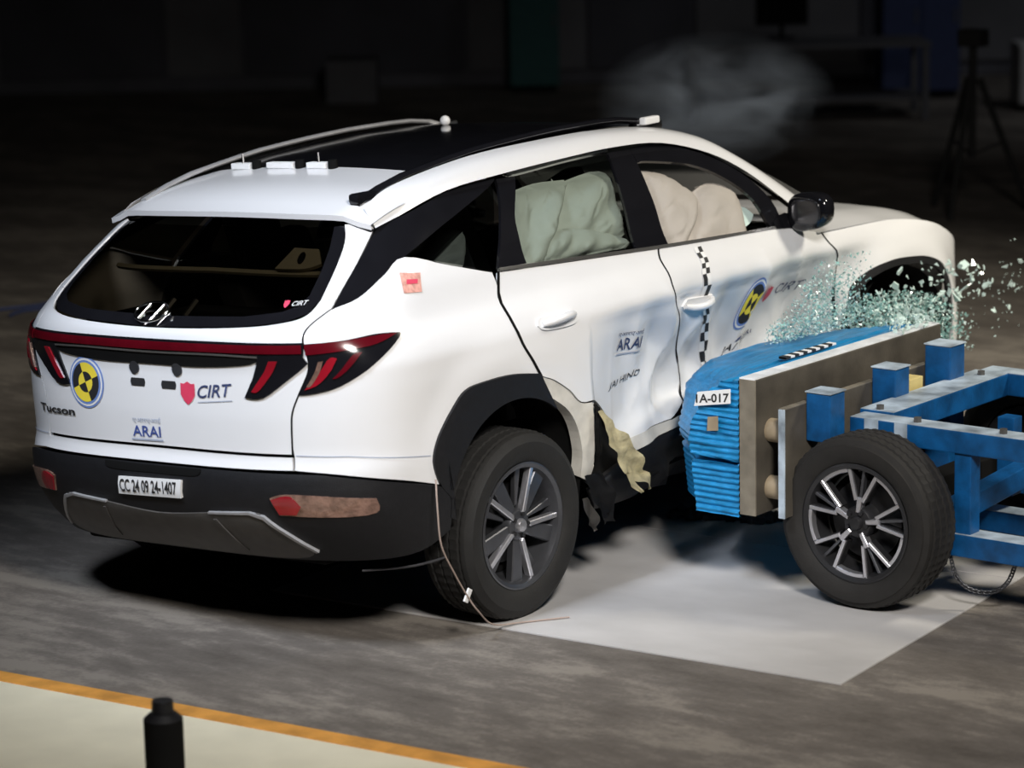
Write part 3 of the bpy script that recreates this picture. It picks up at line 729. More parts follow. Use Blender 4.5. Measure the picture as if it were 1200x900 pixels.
plate = panel('number_plate', [(-1.423, .563), (-1.105, .571), (-1.112, .509), (-1.435, .502)], M['paper_white'], parent=bumper, off=.018, gap=0, smooth=False)
def disc(s0, z0, r, n=20, rz=None): return [(s0+r*math.cos(2*PI*k/n), z0+(rz or r)*math.sin(2*PI*k/n)) for k in range(n)]
for a in (O['holes'][0], O['holes'][1]): panel('plate_mount', [(a[0]-.032, a[1]-.014), (a[0]+.032, a[1]-.014), (a[0]+.036, a[1]), (a[0]+.032, a[1]+.014), (a[0]-.032, a[1]+.014), (a[0]-.036, a[1])], M['ink_black'], parent=tailgate, off=.003, gap=0)
for a in (O['holes'][2], O['holes'][3]): panel('lamp_socket', disc(a[0], a[1], .024, 14), M['alloy_dark'], parent=tailgate, off=.005, gap=0)

# lettering and stickers
def text_mesh(txt, shear=0, bold=0):
    cu = bpy.data.curves.new('lettering', 'FONT'); cu.body = txt; cu.size = 1; cu.shear = shear; cu.offset = bold; cu.resolution_u = 3
    o = bpy.data.objects.new('lettering', cu); C.objects.link(o)
    dg = bpy.context.evaluated_depsgraph_get(); me = bpy.data.meshes.new_from_object(o.evaluated_get(dg))
    bpy.data.objects.remove(o); bpy.data.curves.remove(cu)
    xs = [v.co.x for v in me.vertices]; ys = [v.co.y for v in me.vertices]
    return me, min(xs), max(xs), min(ys), max(ys)
def decal_text(txt, p0, p1, h, m, parent=car, off=.003, shear=0, bold=.0, jit=0, side=1):
    """words on the skin between p0 and p1 (the ends of their base line), h high"""
    me, x0, x1, y0, y1 = text_mesh(txt, shear, bold)
    d = Vector(p1)-Vector(p0)
    for v in me.vertices:
        u = (v.co.x-x0)/(x1-x0); w = (v.co.y-y0)/(y1-y0)
        s = p0[0]+d.x*u; z = p0[1]+d.y*u+h*w
        if jit: z += jit*noise.noise(Vector((s*30, z*30, 1))); s += jit*noise.noise(Vector((s*30, z*30, 7)))
        v.co = P(s, z, off, side)
    me.update()
    return obj('lettering', me, m, parent)
decal_text('CC 24 09 24-1407', (-1.418, .512), (-1.128, .520), .042, M['ink_black'], plate, .020, bold=.02)
decal_text('Tucson', (-1.94, .757), (-1.69, .760), .031, M['ink_black'], tailgate, .004, bold=.03)
def roundel(c, r, m_parent, rot=0, off=.003, rz=None, names=True):
    rz = rz or r
    b = panel('sticker', disc(c[0], c[1], r, 32, rz), M['sticker_blue'], parent=m_parent, off=off, rim=0, gap=0, smooth=False, res=.03)
    panel('sticker_ring', disc(c[0], c[1], r*.93, 32, rz*.93), M['paper_white'], parent=b, off=off+.0012, rim=0, gap=0, smooth=False, res=.03)
    panel('sticker_ring', disc(c[0], c[1], r*.85, 32, rz*.85), M['sticker_blue'], parent=b, off=off+.0024, rim=0, gap=0, smooth=False, res=.03)
    for q in range(4):
        a0 = rot+q*PI/2
        def sec(r0, r1): return [(c[0]+r*r1*math.cos(a0+PI/2*k/8), c[1]+rz*r1*math.sin(a0+PI/2*k/8)) for k in range(9)]+([(c[0]+r*r0*math.cos(a0+PI/2*k/8), c[1]+rz*r0*math.sin(a0+PI/2*k/8)) for k in range(8, -1, -1)] if r0 else [tuple(c)])
        panel('sticker_segment', sec(.40, .76), M['ink_black' if q % 2 == 0 else 'sticker_yellow'], parent=b, off=off+.0036, rim=0, gap=0, smooth=False, res=.03)
        panel('sticker_segment', sec(0, .40), M['sticker_yellow' if q % 2 == 0 else 'ink_black'], parent=b, off=off+.0036, rim=0, gap=0, smooth=False, res=.03)
    return b
roundel((-1.610, .893), .097, tailgate, rot=PI*.62)
def shield(c, w, h, parent, m, off=.003):
    return panel('sticker', [(c[0]-w/2, c[1]+h*.42), (c[0]-w*.25, c[1]+h*.40), (c[0], c[1]+h*.5), (c[0]+w*.25, c[1]+h*.40), (c[0]+w/2, c[1]+h*.42), (c[0]+w/2, c[1]-h*.08), (c[0]+w*.28, c[1]-h*.34), (c[0], c[1]-h*.5), (c[0]-w*.28, c[1]-h*.34), (c[0]-w/2, c[1]-h*.08)], m, parent=parent, off=off, rim=0, gap=0, smooth=False)
shield((-1.087, .882), .068, .084, tailgate, M['shield_red'])
decal_text('CIRT', (-1.040, .866), (-.880, .880), .046, M['ink_navy'], tailgate, .003, shear=.25, bold=.012)
panel('sticker_line', [(-1.04, .853), (-.88, .866), (-.88, .863), (-1.04, .850)], M['ink_pale'], parent=tailgate, off=.003, rim=0, gap=0, smooth=False)
decal_text('ARAI', (-1.378, .708), (-1.235, .711), .040, M['ink_blue'], tailgate, .003, bold=.012)
decal_text('एआरएआई', (-1.375, .757), (-1.230, .760), .024, M['ink_pale'], tailgate, .003)
panel('sticker_line', [(-1.385, .700), (-1.225, .703), (-1.225, .696), (-1.385, .693)], M['ink_pale'], parent=tailgate, off=.003, rim=0, gap=0, smooth=False)
decal_text('CIRT', (-.625, 1.185), (-.562, 1.188), .014, M['paper_white'], rwin, .004, shear=.2)
shield((-.650, 1.192), .022, .024, rwin, M['shield_red'], .004)
AD, TD, RF, CF, JF = O['arai_door'], O['txt_door'], O['round_front'], O['cirt_front'], O['jai']
decal_text('ARAI', (AD[0][0], AD[0][1]+.012), (AD[1][0], AD[1][1]+.012), .046, M['ink_navy'], car, .004, bold=.012, jit=.004)
decal_text('एआरएआई', (AD[0][0], AD[0][1]+.066), (AD[1][0], AD[1][1]+.066), .022, M['ink_navy'], car, .004)
panel('sticker_line', [(AD[0][0], AD[0][1]), (AD[1][0], AD[1][1]), (AD[1][0], AD[1][1]-.006), (AD[0][0], AD[0][1]-.006)], M['ink_pale'], off=.004, rim=0, gap=0, smooth=False)
decal_text('JAI HIND', (TD[0][0], TD[0][1]-.014), (TD[1][0], TD[1][1]-.010), .032, M['ink_black'], car, .004, shear=.25, jit=.006)
st = panel('sticker', O['sticker_red'], M['sticker_rose'], off=.003, rim=0, gap=0)
panel('sticker_mark', [(-.165, 1.234), (-.10, 1.228), (-.095, 1.214), (-.16, 1.219)], M['shield_red'], parent=st, off=.0045, rim=0, gap=0)
roundel(RF[0], (RF[2][0]-RF[1][0])*.30, car, rot=PI*.2, off=.005, rz=(RF[3][1]-RF[4][1])/2)
shield(((CF[0][0]+CF[1][0])/2, CF[0][1]+.004), .055, .07, car, M['shield_red'], .005)
decal_text('CIRT', (CF[1][0]+.02, CF[1][1]+.002), CF[2], .042, M['ink_navy'], car, .005, shear=.25, jit=.008)
decal_text('JAI HIND', JF[0], JF[1], .036, M['ink_black'], car, .005, shear=.25, jit=.010)
decal_text('ARAI', JF[2], JF[3], .020, M['ink_navy'], car, .005, jit=.008)
# checkered strip down the front door
K = O['checker']; ck = [((K[0][0]+K[1][0])/2, K[0][1]), ((K[0][0]+K[1][0])/2+.01, 1.05), (K[2][0]+.012, K[2][1]), K[3], ((K[3][0]+K[4][0])/2, (K[3][1]+K[4][1])/2), K[4], K[5], ((K[6][0]+K[7][0])/2, K[6][1])]
def along(t):
    u = t*(len(ck)-1); i = min(int(u), len(ck)-2); f = u-i
    return Vector(ck[i]).lerp(Vector(ck[i+1]), f)
NCK = 17
strip_pts = [tuple(along(k/26)+Vector((-.024, 0))) for k in range(27)]+[tuple(along(k/26)+Vector((.024, 0))) for k in range(26, -1, -1)]
stp = panel('checker_strip', strip_pts, M['paper_white'], off=.003, rim=0, gap=0, smooth=False)
for k in range(NCK):
    a, b = along(k/NCK), along((k+1)/NCK); dx = -.024 if k % 2 else 0
    panel('check', [(a.x+dx, a.y), (a.x+dx+.024, a.y), (b.x+dx+.024, b.y), (b.x+dx, b.y)], M['ink_black'], parent=stp, off=.0045, rim=0, gap=0, smooth=False)
# badge in the rear glass: an oval ring with a slanted letter
bm = bmesh.new()
bc = (-1.287, 1.151)
def bp(u, v): return P(bc[0]+u, bc[1]+v, .014)
add_tube(bm, [bp(.085*math.cos(2*PI*k/24), .030*math.sin(2*PI*k/24)) for k in range(25)], .005, 6)
add_tube(bm, [bp(-.045, -.022), bp(-.028, .022)], .006, 6); add_tube(bm, [bp(.022, -.024), bp(.045, .022)], .006, 6); add_tube(bm, [bp(-.036, -.002), bp(.0, .004), bp(.034, .002)], .005, 6)
bmesh.ops.recalc_face_normals(bm, faces=bm.faces); from_bm('badge', bm, M['chrome'], tailgate, angle=60)
# door handles
def handle(s0, z0, w, side=1):
    b = panel('door_handle', [(s0-w*.62, z0), (s0-w*.45, z0+.026), (s0+w*.5, z0+.020), (s0+w*.62, z0-.006), (s0+w*.4, z0-.026), (s0-w*.4, z0-.022)], M['white_paint'], off=.008, gap=0, side=side)
    pts = [P(s0+w*(-.5+k/6), z0+.004-.004*math.cos(PI*k/6), .012+.028*math.sin(PI*k/6)**.6, side) for k in range(7)]
    tube('grip', pts, [.010, .014, .015, .015, .015, .014, .010], M['white_paint'], b, 10)
handle(.655, .975, .20); handle(O['handle_f'][1][0]-.01, O['handle_f'][1][1]-.004, .17); handle(.655, .975, .20, -1); handle(1.60, .95, .20, -1)
# fuel flap outline on the left, sills, arch cladding
for sd in (1, -1):
    panel('sill', [O['sill'][0], O['sill'][1], (O['sill'][2][0], O['sill'][2][1]), (2.72, .44), (2.74, .20), (1.25, .17), (.94, .18)] if sd > 0 else [(.80, .42), (2.72, .42), (2.74, .20), (.86, .20)], M['black_plastic'], off=-.004, side=sd)
panel('sill_trim', O['sill_white'], M['lip_paint'], off=.002, gap=0)
cl = O['arch_clad'][:8]+[(-.03, .44), (.0, .36)]+[(.35+.385*math.cos(a), .375+.36*math.sin(a)) for a in [PI*(1-k/14*.72) for k in range(15)]]
panel('arch_cladding', cl, M['black_plastic'], off=.010, gap=0, res=.03)
cl2 = [(.35+.50*math.cos(a), .375+.45*math.sin(a)) for a in [PI*(1.05-k/18*1.1) for k in range(19)]]+[(.35+.385*math.cos(a), .375+.36*math.sin(a)) for a in [PI*(1.05-k/18*1.1) for k in range(19)]][::-1]
panel('arch_cladding', cl2, M['black_plastic'], off=.010, gap=0, side=-1)
# bare bent wheel-arch lip of the struck side
panel('arch_lip', O['arch_lip'], M['lip_paint'], off=-.006, gap=0, res=.02, rim=.05)
# bits of clip left in the arch
for s0, z0 in ((.36, .755), (.44, .752), (.12, .66), (.16, .685), (.10, .62)):
    q = P(s0, z0, -.03); bm = bmesh.new(); bmesh.ops.create_icosphere(bm, subdivisions=1, radius=.014, matrix=Matrix.Translation(q)); 
    for v in bm.verts: v.co += Vector((.8, .4, .5))*.008*noise.noise(v.co*90)
    from_bm('broken_clip', bm, M['foam'], car)
# torn foam hanging behind the door edge
def rag(name, pts, wid, m, seed, n=26, amp=.03):
    bm = bmesh.new(); rows = []
    for i in range(n+1):
        t = i/n; u = t*(len(pts)-1); a = min(int(u), len(pts)-2); p = Vector(pts[a]).lerp(Vector(pts[a+1]), u-a); w = wid[a]+(wid[a+1]-wid[a])*(u-a)
        row = []
        for j in range(7):
            v = -1+j/3
            q = p+Vector((v*w, 0, 0)); k = noise.noise_vector(q*19+Vector((seed, 0, 0)))
            row.append(bm.verts.new(q+Vector((k.x*.5, k.y-.3*abs(v), k.z*.6))*amp*(.4+t)))
        rows.append(row)
    for A, B in zip(rows, rows[1:]):
        for j in range(6): bm.faces.new((A[j], A[j+1], B[j+1], B[j]))
    r = bmesh.ops.solidify(bm, geom=bm.faces[:], thickness=.012)
    bmesh.ops.recalc_face_normals(bm, faces=bm.faces)
    return from_bm(name, bm, m, car, angle=35)
def lp(px): return tuple(CARI @ Vector(px))
rag('torn_foam', [(.50, -.96, .60), (.56, -.985, .47), (.63, -.995, .36), (.72, -.99, .26)], [.016, .055, .068, .020], M['foam'], 3)
rag('torn_foam', [(.60, -.985, .36), (.61, -1.0, .29), (.655, -1.0, .24)], [.012, .024, .010], M['foam'], 9, 14, .025)
rag('torn_liner', [(.46, -.93, .36), (.49, -.95, .26), (.53, -.94, .16)], [.05, .06, .03], M['black_plastic'], 5, 14, .03)
rag('torn_liner', [(.40, -.93, .28), (.42, -.94, .20), (.45, -.93, .14)], [.02, .035, .02], M['skid_grey'], 6, 14, .03)
panel('torn_slot', [(.85, .62), (.885, .60), (.90, .50), (.88, .42), (.845, .42), (.84, .50)], M['matt_black'], off=.014, gap=0)
# loose cable in front of the rear tyre
wc = [(-.50, -.955, .635), (-.53, -.985, .53), (-.52, -.99, .403), (-.453, -.99, .287), (-.38, -.99, .182), (-.333, -1.0, .117), (-.20, -.96, .03), (-.05, -.98, .006), (.10, -1.08, .006)]
def spl(pts, n=6):
    out = []
    for i in range(len(pts)-1):
        p0, p1, p2, p3 = (Vector(pts[max(i-1, 0)]), Vector(pts[i]), Vector(pts[i+1]), Vector(pts[min(i+2, len(pts)-1)]))
        for k in range(n):
            t = k/n; out.append(.5*((2*p1)+(p2-p0)*t+(2*p0-5*p1+4*p2-p3)*t*t+(3*p1-p0-3*p2+p3)*t**3))
    return out+[Vector(pts[-1])]
tube('loose_cable', [CARI @ p for p in spl(wc)], .0032, M['cable'], car, 6)
bm = bmesh.new(); add_box(bm, (-.014, -.004, -.026), (.014, .004, .026), .003); tg_ = from_bm('cable_tag', bm, M['paper_white'], car); tg_.location = CARI @ Vector((-.375, -.985, .185)); tg_.rotation_euler = (.2, .5, .2)
tube('loose_cable', [CARI @ p for p in spl([(-.27, -.86, .30), (-.45, -.80, .285), (-.62, -.70, .29)])], .005, M['alloy_dark'], car, 6)
# door mirrors
for sd in (1, -1):
    bm = bmesh.new(); bmesh.ops.create_uvsphere(bm, u_segments=28, v_segments=16, radius=1)
    for v in bm.verts:
        x, y, z = v.co
        f = lambda a, e: math.copysign(abs(a)**e, a)
        X, Y, Z = f(x, .62), f(y, .7), f(z, .72)
        Y *= (1-.10*X); Z *= (1+.10*Y*-1)
        v.co = Vector((2.02+.060*X*(.75 if X < 0 else 1.3), -sd*(.965+.100*Y), 1.155+.080*Z+.008*Y))
    if sd < 0: bmesh.ops.reverse_faces(bm, faces=bm.faces)
    mr = from_bm('door_mirror', bm, M['gloss_black'], car, smooth=True)
    bm = bmesh.new(); bmesh.ops.create_uvsphere(bm, u_segments=20, v_segments=10, radius=1)
    for v in bm.verts: v.co = Vector((1.974+.006*v.co.x, -sd*(.968+.074*math.copysign(abs(v.co.y)**.7, v.co.y)), 1.157+.055*math.copysign(abs(v.co.z)**.7, v.co.z)))
    from_bm('mirror_glass', bm, M['mirror_dark'], mr, smooth=True)
    bar('mirror_arm', (2.06, -sd*.84, 1.105), (2.05, -sd*.93, 1.125), .07, .035, M['gloss_black'], mr, .01)
    panel('mirror_base', [(2.22, 1.125), (2.30, 1.15), (2.40, 1.11), (2.36, 1.085), (2.24, 1.095)], M['gloss_black'], off=.006, gap=0, side=sd)

# airbags and cabin
def cushion(name, pts, m, base=-.10, height=.075, lump=.02, freq=7, seed=0, res=.022, parent=car, crease=None):
    pts = [tuple(p) for p in pts]
    if area2(pts) < 0: pts = pts[::-1]
    pts = smooth_poly(pts, 60); n = len(pts)
    E_ = [(Vector(pts[i]), Vector(pts[(i+1) % n])) for i in range(n)]
    def dist(s, z):
        q = Vector((s, z)); best = 9
        for a, b in E_:
            d = b-a; t = max(0, min(1, (q-a).dot(d)/max(d.length_squared, 1e-9))); best = min(best, (q-a-d*t).length)
        return best
    def f(s, z):
        k = min(1, dist(s, z)/.085); puff = math.sqrt(max(0, 1-(1-k)**2))
        q = Vector((s*freq, z*freq, seed))
        ridge = 1-abs(noise.noise(q*1.3))*2
        return P(s, z, base, 1, False)+Vector((0, -1, .15))*(height*puff+lump*puff*noise.noise(q)-lump*.7*puff*max(0, ridge-.55))
    bm = flat_cells(pts, res)
    def nf(s, z):
        h = .008; return (f(s+h, z)-f(s-h, z)).cross(f(s, z+h)-f(s, z-h)).normalized()
    return obj(name, build_mesh(name, bm, f, nf, .03, False), m, parent)
AB = []

def sh(pts, ds=.07, dz=-.012): return [(s+ds, z+dz) for s, z in pts]
M['airbag_pale'] = mat('airbag_pale', (.64, .62, .60), .85, 0, .05, 8, .2, 18)  # lighter airbag cloth for the bags behind glass
cushion('curtain_airbag', sh(O['ab1']), M['airbag'], -.085, .07, .022, 6, 1)
cushion('curtain_airbag', sh(O['ab2']), M['airbag'], -.075, .07, .016, 5, 4)
cushion('curtain_airbag', [(.44, 1.485), (.62, 1.505), (.82, 1.495), (.76, 1.34), (.74, 1.18), (.60, 1.175), (.48, 1.30)], M['airbag_pale'], -.10, .07, .028, 8, 2)
cushion('curtain_airbag', [(.78, 1.49), (1.06, 1.505), (1.14, 1.39), (1.27, 1.22), (1.02, 1.25), (.78, 1.29)], M['airbag_pale'], -.11, .07, .03, 8, 6)
cushion('curtain_airbag', sh(O['qg'], .10), M['airbag_pale'], -.12, .05, .01, 8, 3)
cushion('curtain_airbag', sh(O['rc'], .05), M['airbag_pale'], -.08, .06, .022, 9, 8)
panel('glass_remnant', O['ab3'], M['shard'], off=-.06, gap=0, rim=.005)
# cabin: dark lining, seats, parcel shelf, headliner
def shell(name, s0, s1, z0, z1, off, m, ns=70, nz=14):
    rows = [[P(s0+(s1-s0)*i/ns, z0+(z1-z0)*j/nz, off, 1, False) for j in range(nz+1)] for i in range(ns+1)]
    return grid_mesh(name, rows, m, car, flip=False)
shell('gap_backing', -2*LR+.02, -.02-.0, .36, 1.05, -.05, M['matt_black'], 60)  # black sheet added behind the panels so their gaps read as shade
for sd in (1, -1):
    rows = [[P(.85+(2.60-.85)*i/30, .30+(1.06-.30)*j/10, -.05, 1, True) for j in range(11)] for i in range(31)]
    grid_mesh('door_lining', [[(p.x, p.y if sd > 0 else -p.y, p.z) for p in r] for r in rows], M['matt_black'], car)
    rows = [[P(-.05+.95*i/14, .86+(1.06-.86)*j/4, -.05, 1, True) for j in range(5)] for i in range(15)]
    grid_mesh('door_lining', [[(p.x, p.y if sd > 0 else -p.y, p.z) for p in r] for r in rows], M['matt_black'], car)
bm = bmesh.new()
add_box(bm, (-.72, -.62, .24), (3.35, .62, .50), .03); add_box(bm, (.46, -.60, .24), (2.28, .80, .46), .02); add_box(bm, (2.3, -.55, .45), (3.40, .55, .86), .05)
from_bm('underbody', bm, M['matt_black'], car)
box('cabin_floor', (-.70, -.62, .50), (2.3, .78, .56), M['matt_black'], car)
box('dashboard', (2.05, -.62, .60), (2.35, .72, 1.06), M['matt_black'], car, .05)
def seat(x, y, w=.50):
    bm = bmesh.new(); add_box(bm, (x, y-w/2, .56), (x+.52, y+w/2, .74), .05)
    s = from_bm('seat', bm, M['seat'], car, angle=40)
    bm = bmesh.new(); add_bar(bm, (x+.05, y, .70), (x-.18, y, 1.22), w*.95, .14, .04, (0, 1, 0)); from_bm('backrest', bm, M['seat'], s, angle=40)
    bm = bmesh.new(); add_bar(bm, (x-.19, y, 1.24), (x-.24, y, 1.42), .24, .09, .03, (0, 1, 0)); from_bm('headrest', bm, M['seat'], s, angle=40)
for x, y in ((1.30, -.40), (1.30, .40), (.32, -.40), (.32, .40)): seat(x, y)
bm = bmesh.new(); bmesh.ops.create_cone(bm, segments=8, radius1=.01, radius2=.01, depth=.02); bm.free()
tube('steering_wheel', [(1.98+.06*math.sin(2*PI*k/24), -.38+.18*math.cos(2*PI*k/24), 1.02+.17*math.sin(2*PI*k/24)) for k in range(25)], .014, M['matt_black'], car)
box('parcel_shelf', (-.70, -.60, 1.02), (-.05, .60, 1.04), M['matt_black'], car)
for sd in (1, -1):
    rows = [[(p[0]*(1-t)+q[0]*t, -sd*((p[1]-.035)*(1-t)+(q[1]-.03)*t), (p[2]-.002)*(1-t)+(q[2]-.035)*t) for p, q in zip(lo, hi)] for t in (0, .5, 1)]
    grid_mesh('pillar_lining', rows, M['matt_black'], car)
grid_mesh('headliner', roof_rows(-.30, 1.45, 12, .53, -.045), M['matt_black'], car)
# pale trim of the tailgate seen behind the rear glass
tube('inner_trim', [P(CS+1.3*(i/20-.5)*1.12, 1.345-.006*abs(i-10)/10, -.10) for i in range(21)], .012, M['headliner'], car, 6)
tt = panel('inner_trim', [(-.86, 1.34), (-.70, 1.34), (-.62, 1.355), (-.66, 1.40), (-.80, 1.405)], M['headliner'], off=-.07, gap=0)
panel('trim_hole', disc(-.735, 1.372, .018, 12), M['matt_black'], parent=tt, off=-.066, gap=0)
for s0 in (-1.38, -1.25): tube('buckle', [P(s0, 1.20, -.10), P(s0+.01, 1.25, -.10)], .012, M['alloy_dark'], car, 6)
# small measuring brackets on the end of the roof
for i, (y0, y1) in enumerate(((.43, .33), (.24, .10), (.03, -.07))):
    zt = roof_z(.07, (y0+y1)/2)
    b = box('sensor_bracket', (.045, y1, zt+.002), (.085, y0, zt+.026), M['paper_white'], car, .004)
    bm = bmesh.new(); bmesh.ops.create_cone(bm, cap_ends=True, segments=12, radius1=.020, radius2=.018, depth=.038, matrix=Matrix.Translation((.065, y1-.022, zt+.016))); from_bm('bracket_knob', bm, M['matt_black'], b, angle=40)
    if i != 1: tube('bracket_pin', [(.065, (y0+y1)/2, zt+.02), (.075, (y0+y1)/2+.01, zt+.06)], .005, M['silver'], b, 6)
bm = bmesh.new(); bmesh.ops.create_uvsphere(bm, u_segments=12, v_segments=8, radius=.022, matrix=Matrix.Translation((1.15, .25, roof_z(1.15, .25)+.018))); from_bm('roof_target', bm, M['paper_white'], car, smooth=True)
for sd in (1,):
    bm = bmesh.new(); add_box(bm, (1.40, -.60, 1.585), (1.50, -.565, 1.615), .008); from_bm('roof_target', bm, M['paper_white'], car)

# ------------------------------------------------------------------ wheels
def pol(r, a): return (r*math.cos(a), r*math.sin(a))
def tyre_mesh(name, R, rr, w, m, parent):
    h = w/2
    prof = [(rr-.012, -h*.72), (rr+.004, -h*.84), (rr+.010, -h*.90), (rr+.030, -h*.98), ((rr+R)/2-.005, -h*1.03), ((rr+R)/2+.02, -h*1.02), (R-.030, -h*.95), (R-.012, -h*.86)]
    for k in range(4):
        c = -h*.60+k*h*.40
        prof += [(R-.004 if k in (0, 3) else R, c-h*.11), (R-.010, c-h*.085), (R-.010, c-h*.035), (R, c-h*.01)]
    prof = prof[:8]+[(R-.004, -h*.74)]+prof[8:]
    prof += [(R-.003, h*.76), (R-.012, h*.86), (R-.030, h*.95), ((rr+R)/2, h*1.03), (rr+.010, h*.9), (rr-.012, h*.72)]
    def rf(k, i, r, y):
        if r > R-.006 and k % 2 == 0 : return r-.0045
        return r
    return lathe_y(name, prof, m, parent, 120, rf, 30)
def make_wheel(parent, R, rr, w, style, m_tyre, name='wheel', turn=0.0):
    """outer face towards local -y"""
    t = tyre_mesh(name, R, rr, w, m_tyre, parent)
    h = w/2
    rim = lathe_y('rim', [(rr-.004, -h*.86), (rr+.004, -h*.88), (rr-.002, -h*.90), (rr-.016, -h*.84), (rr-.022, -h*.70), (rr-.034, -h*.20), (rr-.05, h*.5), (rr-.02, h*.8)], M['alloy_dark' if style == 'blade' else 'alloy_black'], t, 72)
    lathe_y('brake_disc', [(.002, -h*.05), (.15, -h*.05), (.15, h*.1), (.002, h*.1)], M['alloy_black'], t, 40)
    lathe_y('rim_well', [(.002, h*.12), (rr-.045, h*.12)], M['matt_black'], t, 40)
    yf = -h*.80
    R1 = rr-.014
    if style == 'blade':
        for k in range(5):
            a = turn+k*2*PI/5
            bm = bmesh.new()
            pts = [pol(.045, a-.55), pol(.085, a-.36), pol(R1, a-.20), pol(R1, a+.10), pol(R1*.62, a+.16), pol(.050, a+.30)]
            extrude_poly(bm, pts, yf+.016, yf+.045, .004); from_bm('spoke', bm, M['alloy_dark'], rim, angle=30)
            bm = bmesh.new()
            pts = [pol(.040, a+.42), pol(R1, a+.335), pol(R1, a+.245), pol(.060, a+.05)]
            extrude_poly(bm, pts, yf+.002, yf+.03, .003); from_bm('spoke_blade', bm, M['alloy_bright'], rim, angle=30)
            bm = bmesh.new()
            pts = [pol(.07, a+.62), pol(R1, a+.60), pol(R1, a+.45), pol(.075, a+.45)]
            extrude_poly(bm, pts, yf+.03, yf+.05, .003); from_bm('spoke', bm, M['alloy_dark'], rim, angle=30)
    else:
        for k in range(5):
            a = turn+k*2*PI/5
            for sg in (-1, 1):
                bm = bmesh.new()
                p0 = Vector(pol(.088, a+sg*.47)); p1 = Vector(pol(R1*.985, a+sg*.34))
                d = (p1-p0).normalized(); nn = Vector((-d.y, d.x))*.0070
                extrude_poly(bm, [tuple(p0-nn), tuple(p1-nn), tuple(p1+nn), tuple(p0+nn)], yf, yf+.035, .002)
                from_bm('spoke', bm, M['alloy_bright'], rim, angle=30)
                bm = bmesh.new()          # dark flank of the spoke
                nn2 = nn*1.5
                extrude_poly(bm, [tuple(p0-nn2), tuple(p1-nn2), tuple(p1+nn2), tuple(p0+nn2)], yf+.008, yf+.045, .002); from_bm('spoke', bm, M['alloy_black'], rim, angle=30)
            bm = bmesh.new()
            arc = [pol(R1, a+t) for t in (-.30, -.15, 0, .15, .30)]+[pol(R1-.017, a+t) for t in (.30, .15, 0, -.15, -.30)]
            extrude_poly(bm, arc, yf, yf+.03, .002); from_bm('spoke_arc', bm, M['alloy_bright'], rim, angle=30)
            bm = bmesh.new()
            b = a+PI/5
            tk = bmesh.new(); e = Vector((-math.sin(b), math.cos(b)))*.011; q0, q1 = Vector(pol(.04, b)), Vector(pol(.100, b))
            extrude_poly(tk, [tuple(q0-e*.8), tuple(q1-e), tuple(q1+e), tuple(q0+e*.8)], yf+.001, yf+.035, .003); from_bm('spoke', tk, M['alloy_bright'], rim, angle=30)
            p0 = Vector(pol(.06, b)); p1 = Vector(pol(R1, b)); d = (p1-p0).normalized(); nn = Vector((-d.y, d.x))*.0055
            extrude_poly(bm, [tuple(p0-nn), tuple(p1-nn), tuple(p1+nn), tuple(p0+nn)], yf+.010, yf+.035, .001); from_bm('spoke_rib', bm, M['alloy_dark'], rim, angle=30)
    lathe_y('hub', [(.002, yf+.006), (.055, yf+.010), (.062, yf+.02), (.062, h*.1)], M['alloy_dark'] if style == 'blade' else M['alloy_black'], rim, 32)
    lathe_y('hub_cap', [(.0005, yf-.010), (.022, yf-.008), (.027, yf), (.027, yf+.02)], M['alloy_bright'] if style == 'blade' else M['alloy_black'], rim, 24)
    for k in range(5):
        a = turn+.3+k*2*PI/5; c = pol(.043, a)
        bm = bmesh.new(); bmesh.ops.create_cone(bm, cap_ends=True, segments=6, radius1=.009, radius2=.009, depth=.014, matrix=Matrix.Translation((c[0], yf+.006, c[1])) @ Matrix.Rotation(PI/2, 4, 'X')); from_bm('wheel_nut', bm, M['alloy_black'], rim)
    return t
def dup(o, parent):
    c = o.copy(); C.objects.link(c); c.parent = parent
    for ch in list(o.children): dup(ch, c)
    return c
def on_world(o, mw): o.matrix_local = CARI @ mw
w0 = make_wheel(car, .356, .236, .225, 'blade', M['tyre'], turn=math.radians(54))
on_world(w0, Matrix.Translation((.02, -.835, .351)))
for x, y, rz in ((2.775, -.80, 0), (0, .80, PI), (2.755, .80, PI)):
    c = dup(w0, car); on_world(c, Matrix.Translation((x, y, .351)) @ Matrix.Rotation(rz, 4, 'Z'))
# dark wheel housings
for x in (0, 2.78):
    for sd in (1, -1):
        rows = [[(x+.43*math.cos(a)*(1 if q < 2 else .96), -sd*yy, .40+.41*math.sin(a)*(1 if q < 2 else .98)) for a in [PI*(1.1-k/16*1.2) for k in range(17)]] for q, yy in enumerate((.90, .60, .50))]
        grid_mesh('wheel_housing', rows, M['matt_black'], car, flip=sd < 0)

# ------------------------------------------------------------------ the barrier trolley
tr = empty('barrier_trolley', (1.4, -1.9, 0))
TRI = Matrix.Translation((-1.4, 1.9, 0))
def tpart(o, parent=None):
    """shapes are written in hall metres; bring them under the trolley"""
    o.data.transform(TRI); o.parent = parent or tr; return o
tag(tr, 'blue steel barrier trolley with crushed honeycomb face pressed into the car door', 'trolley')
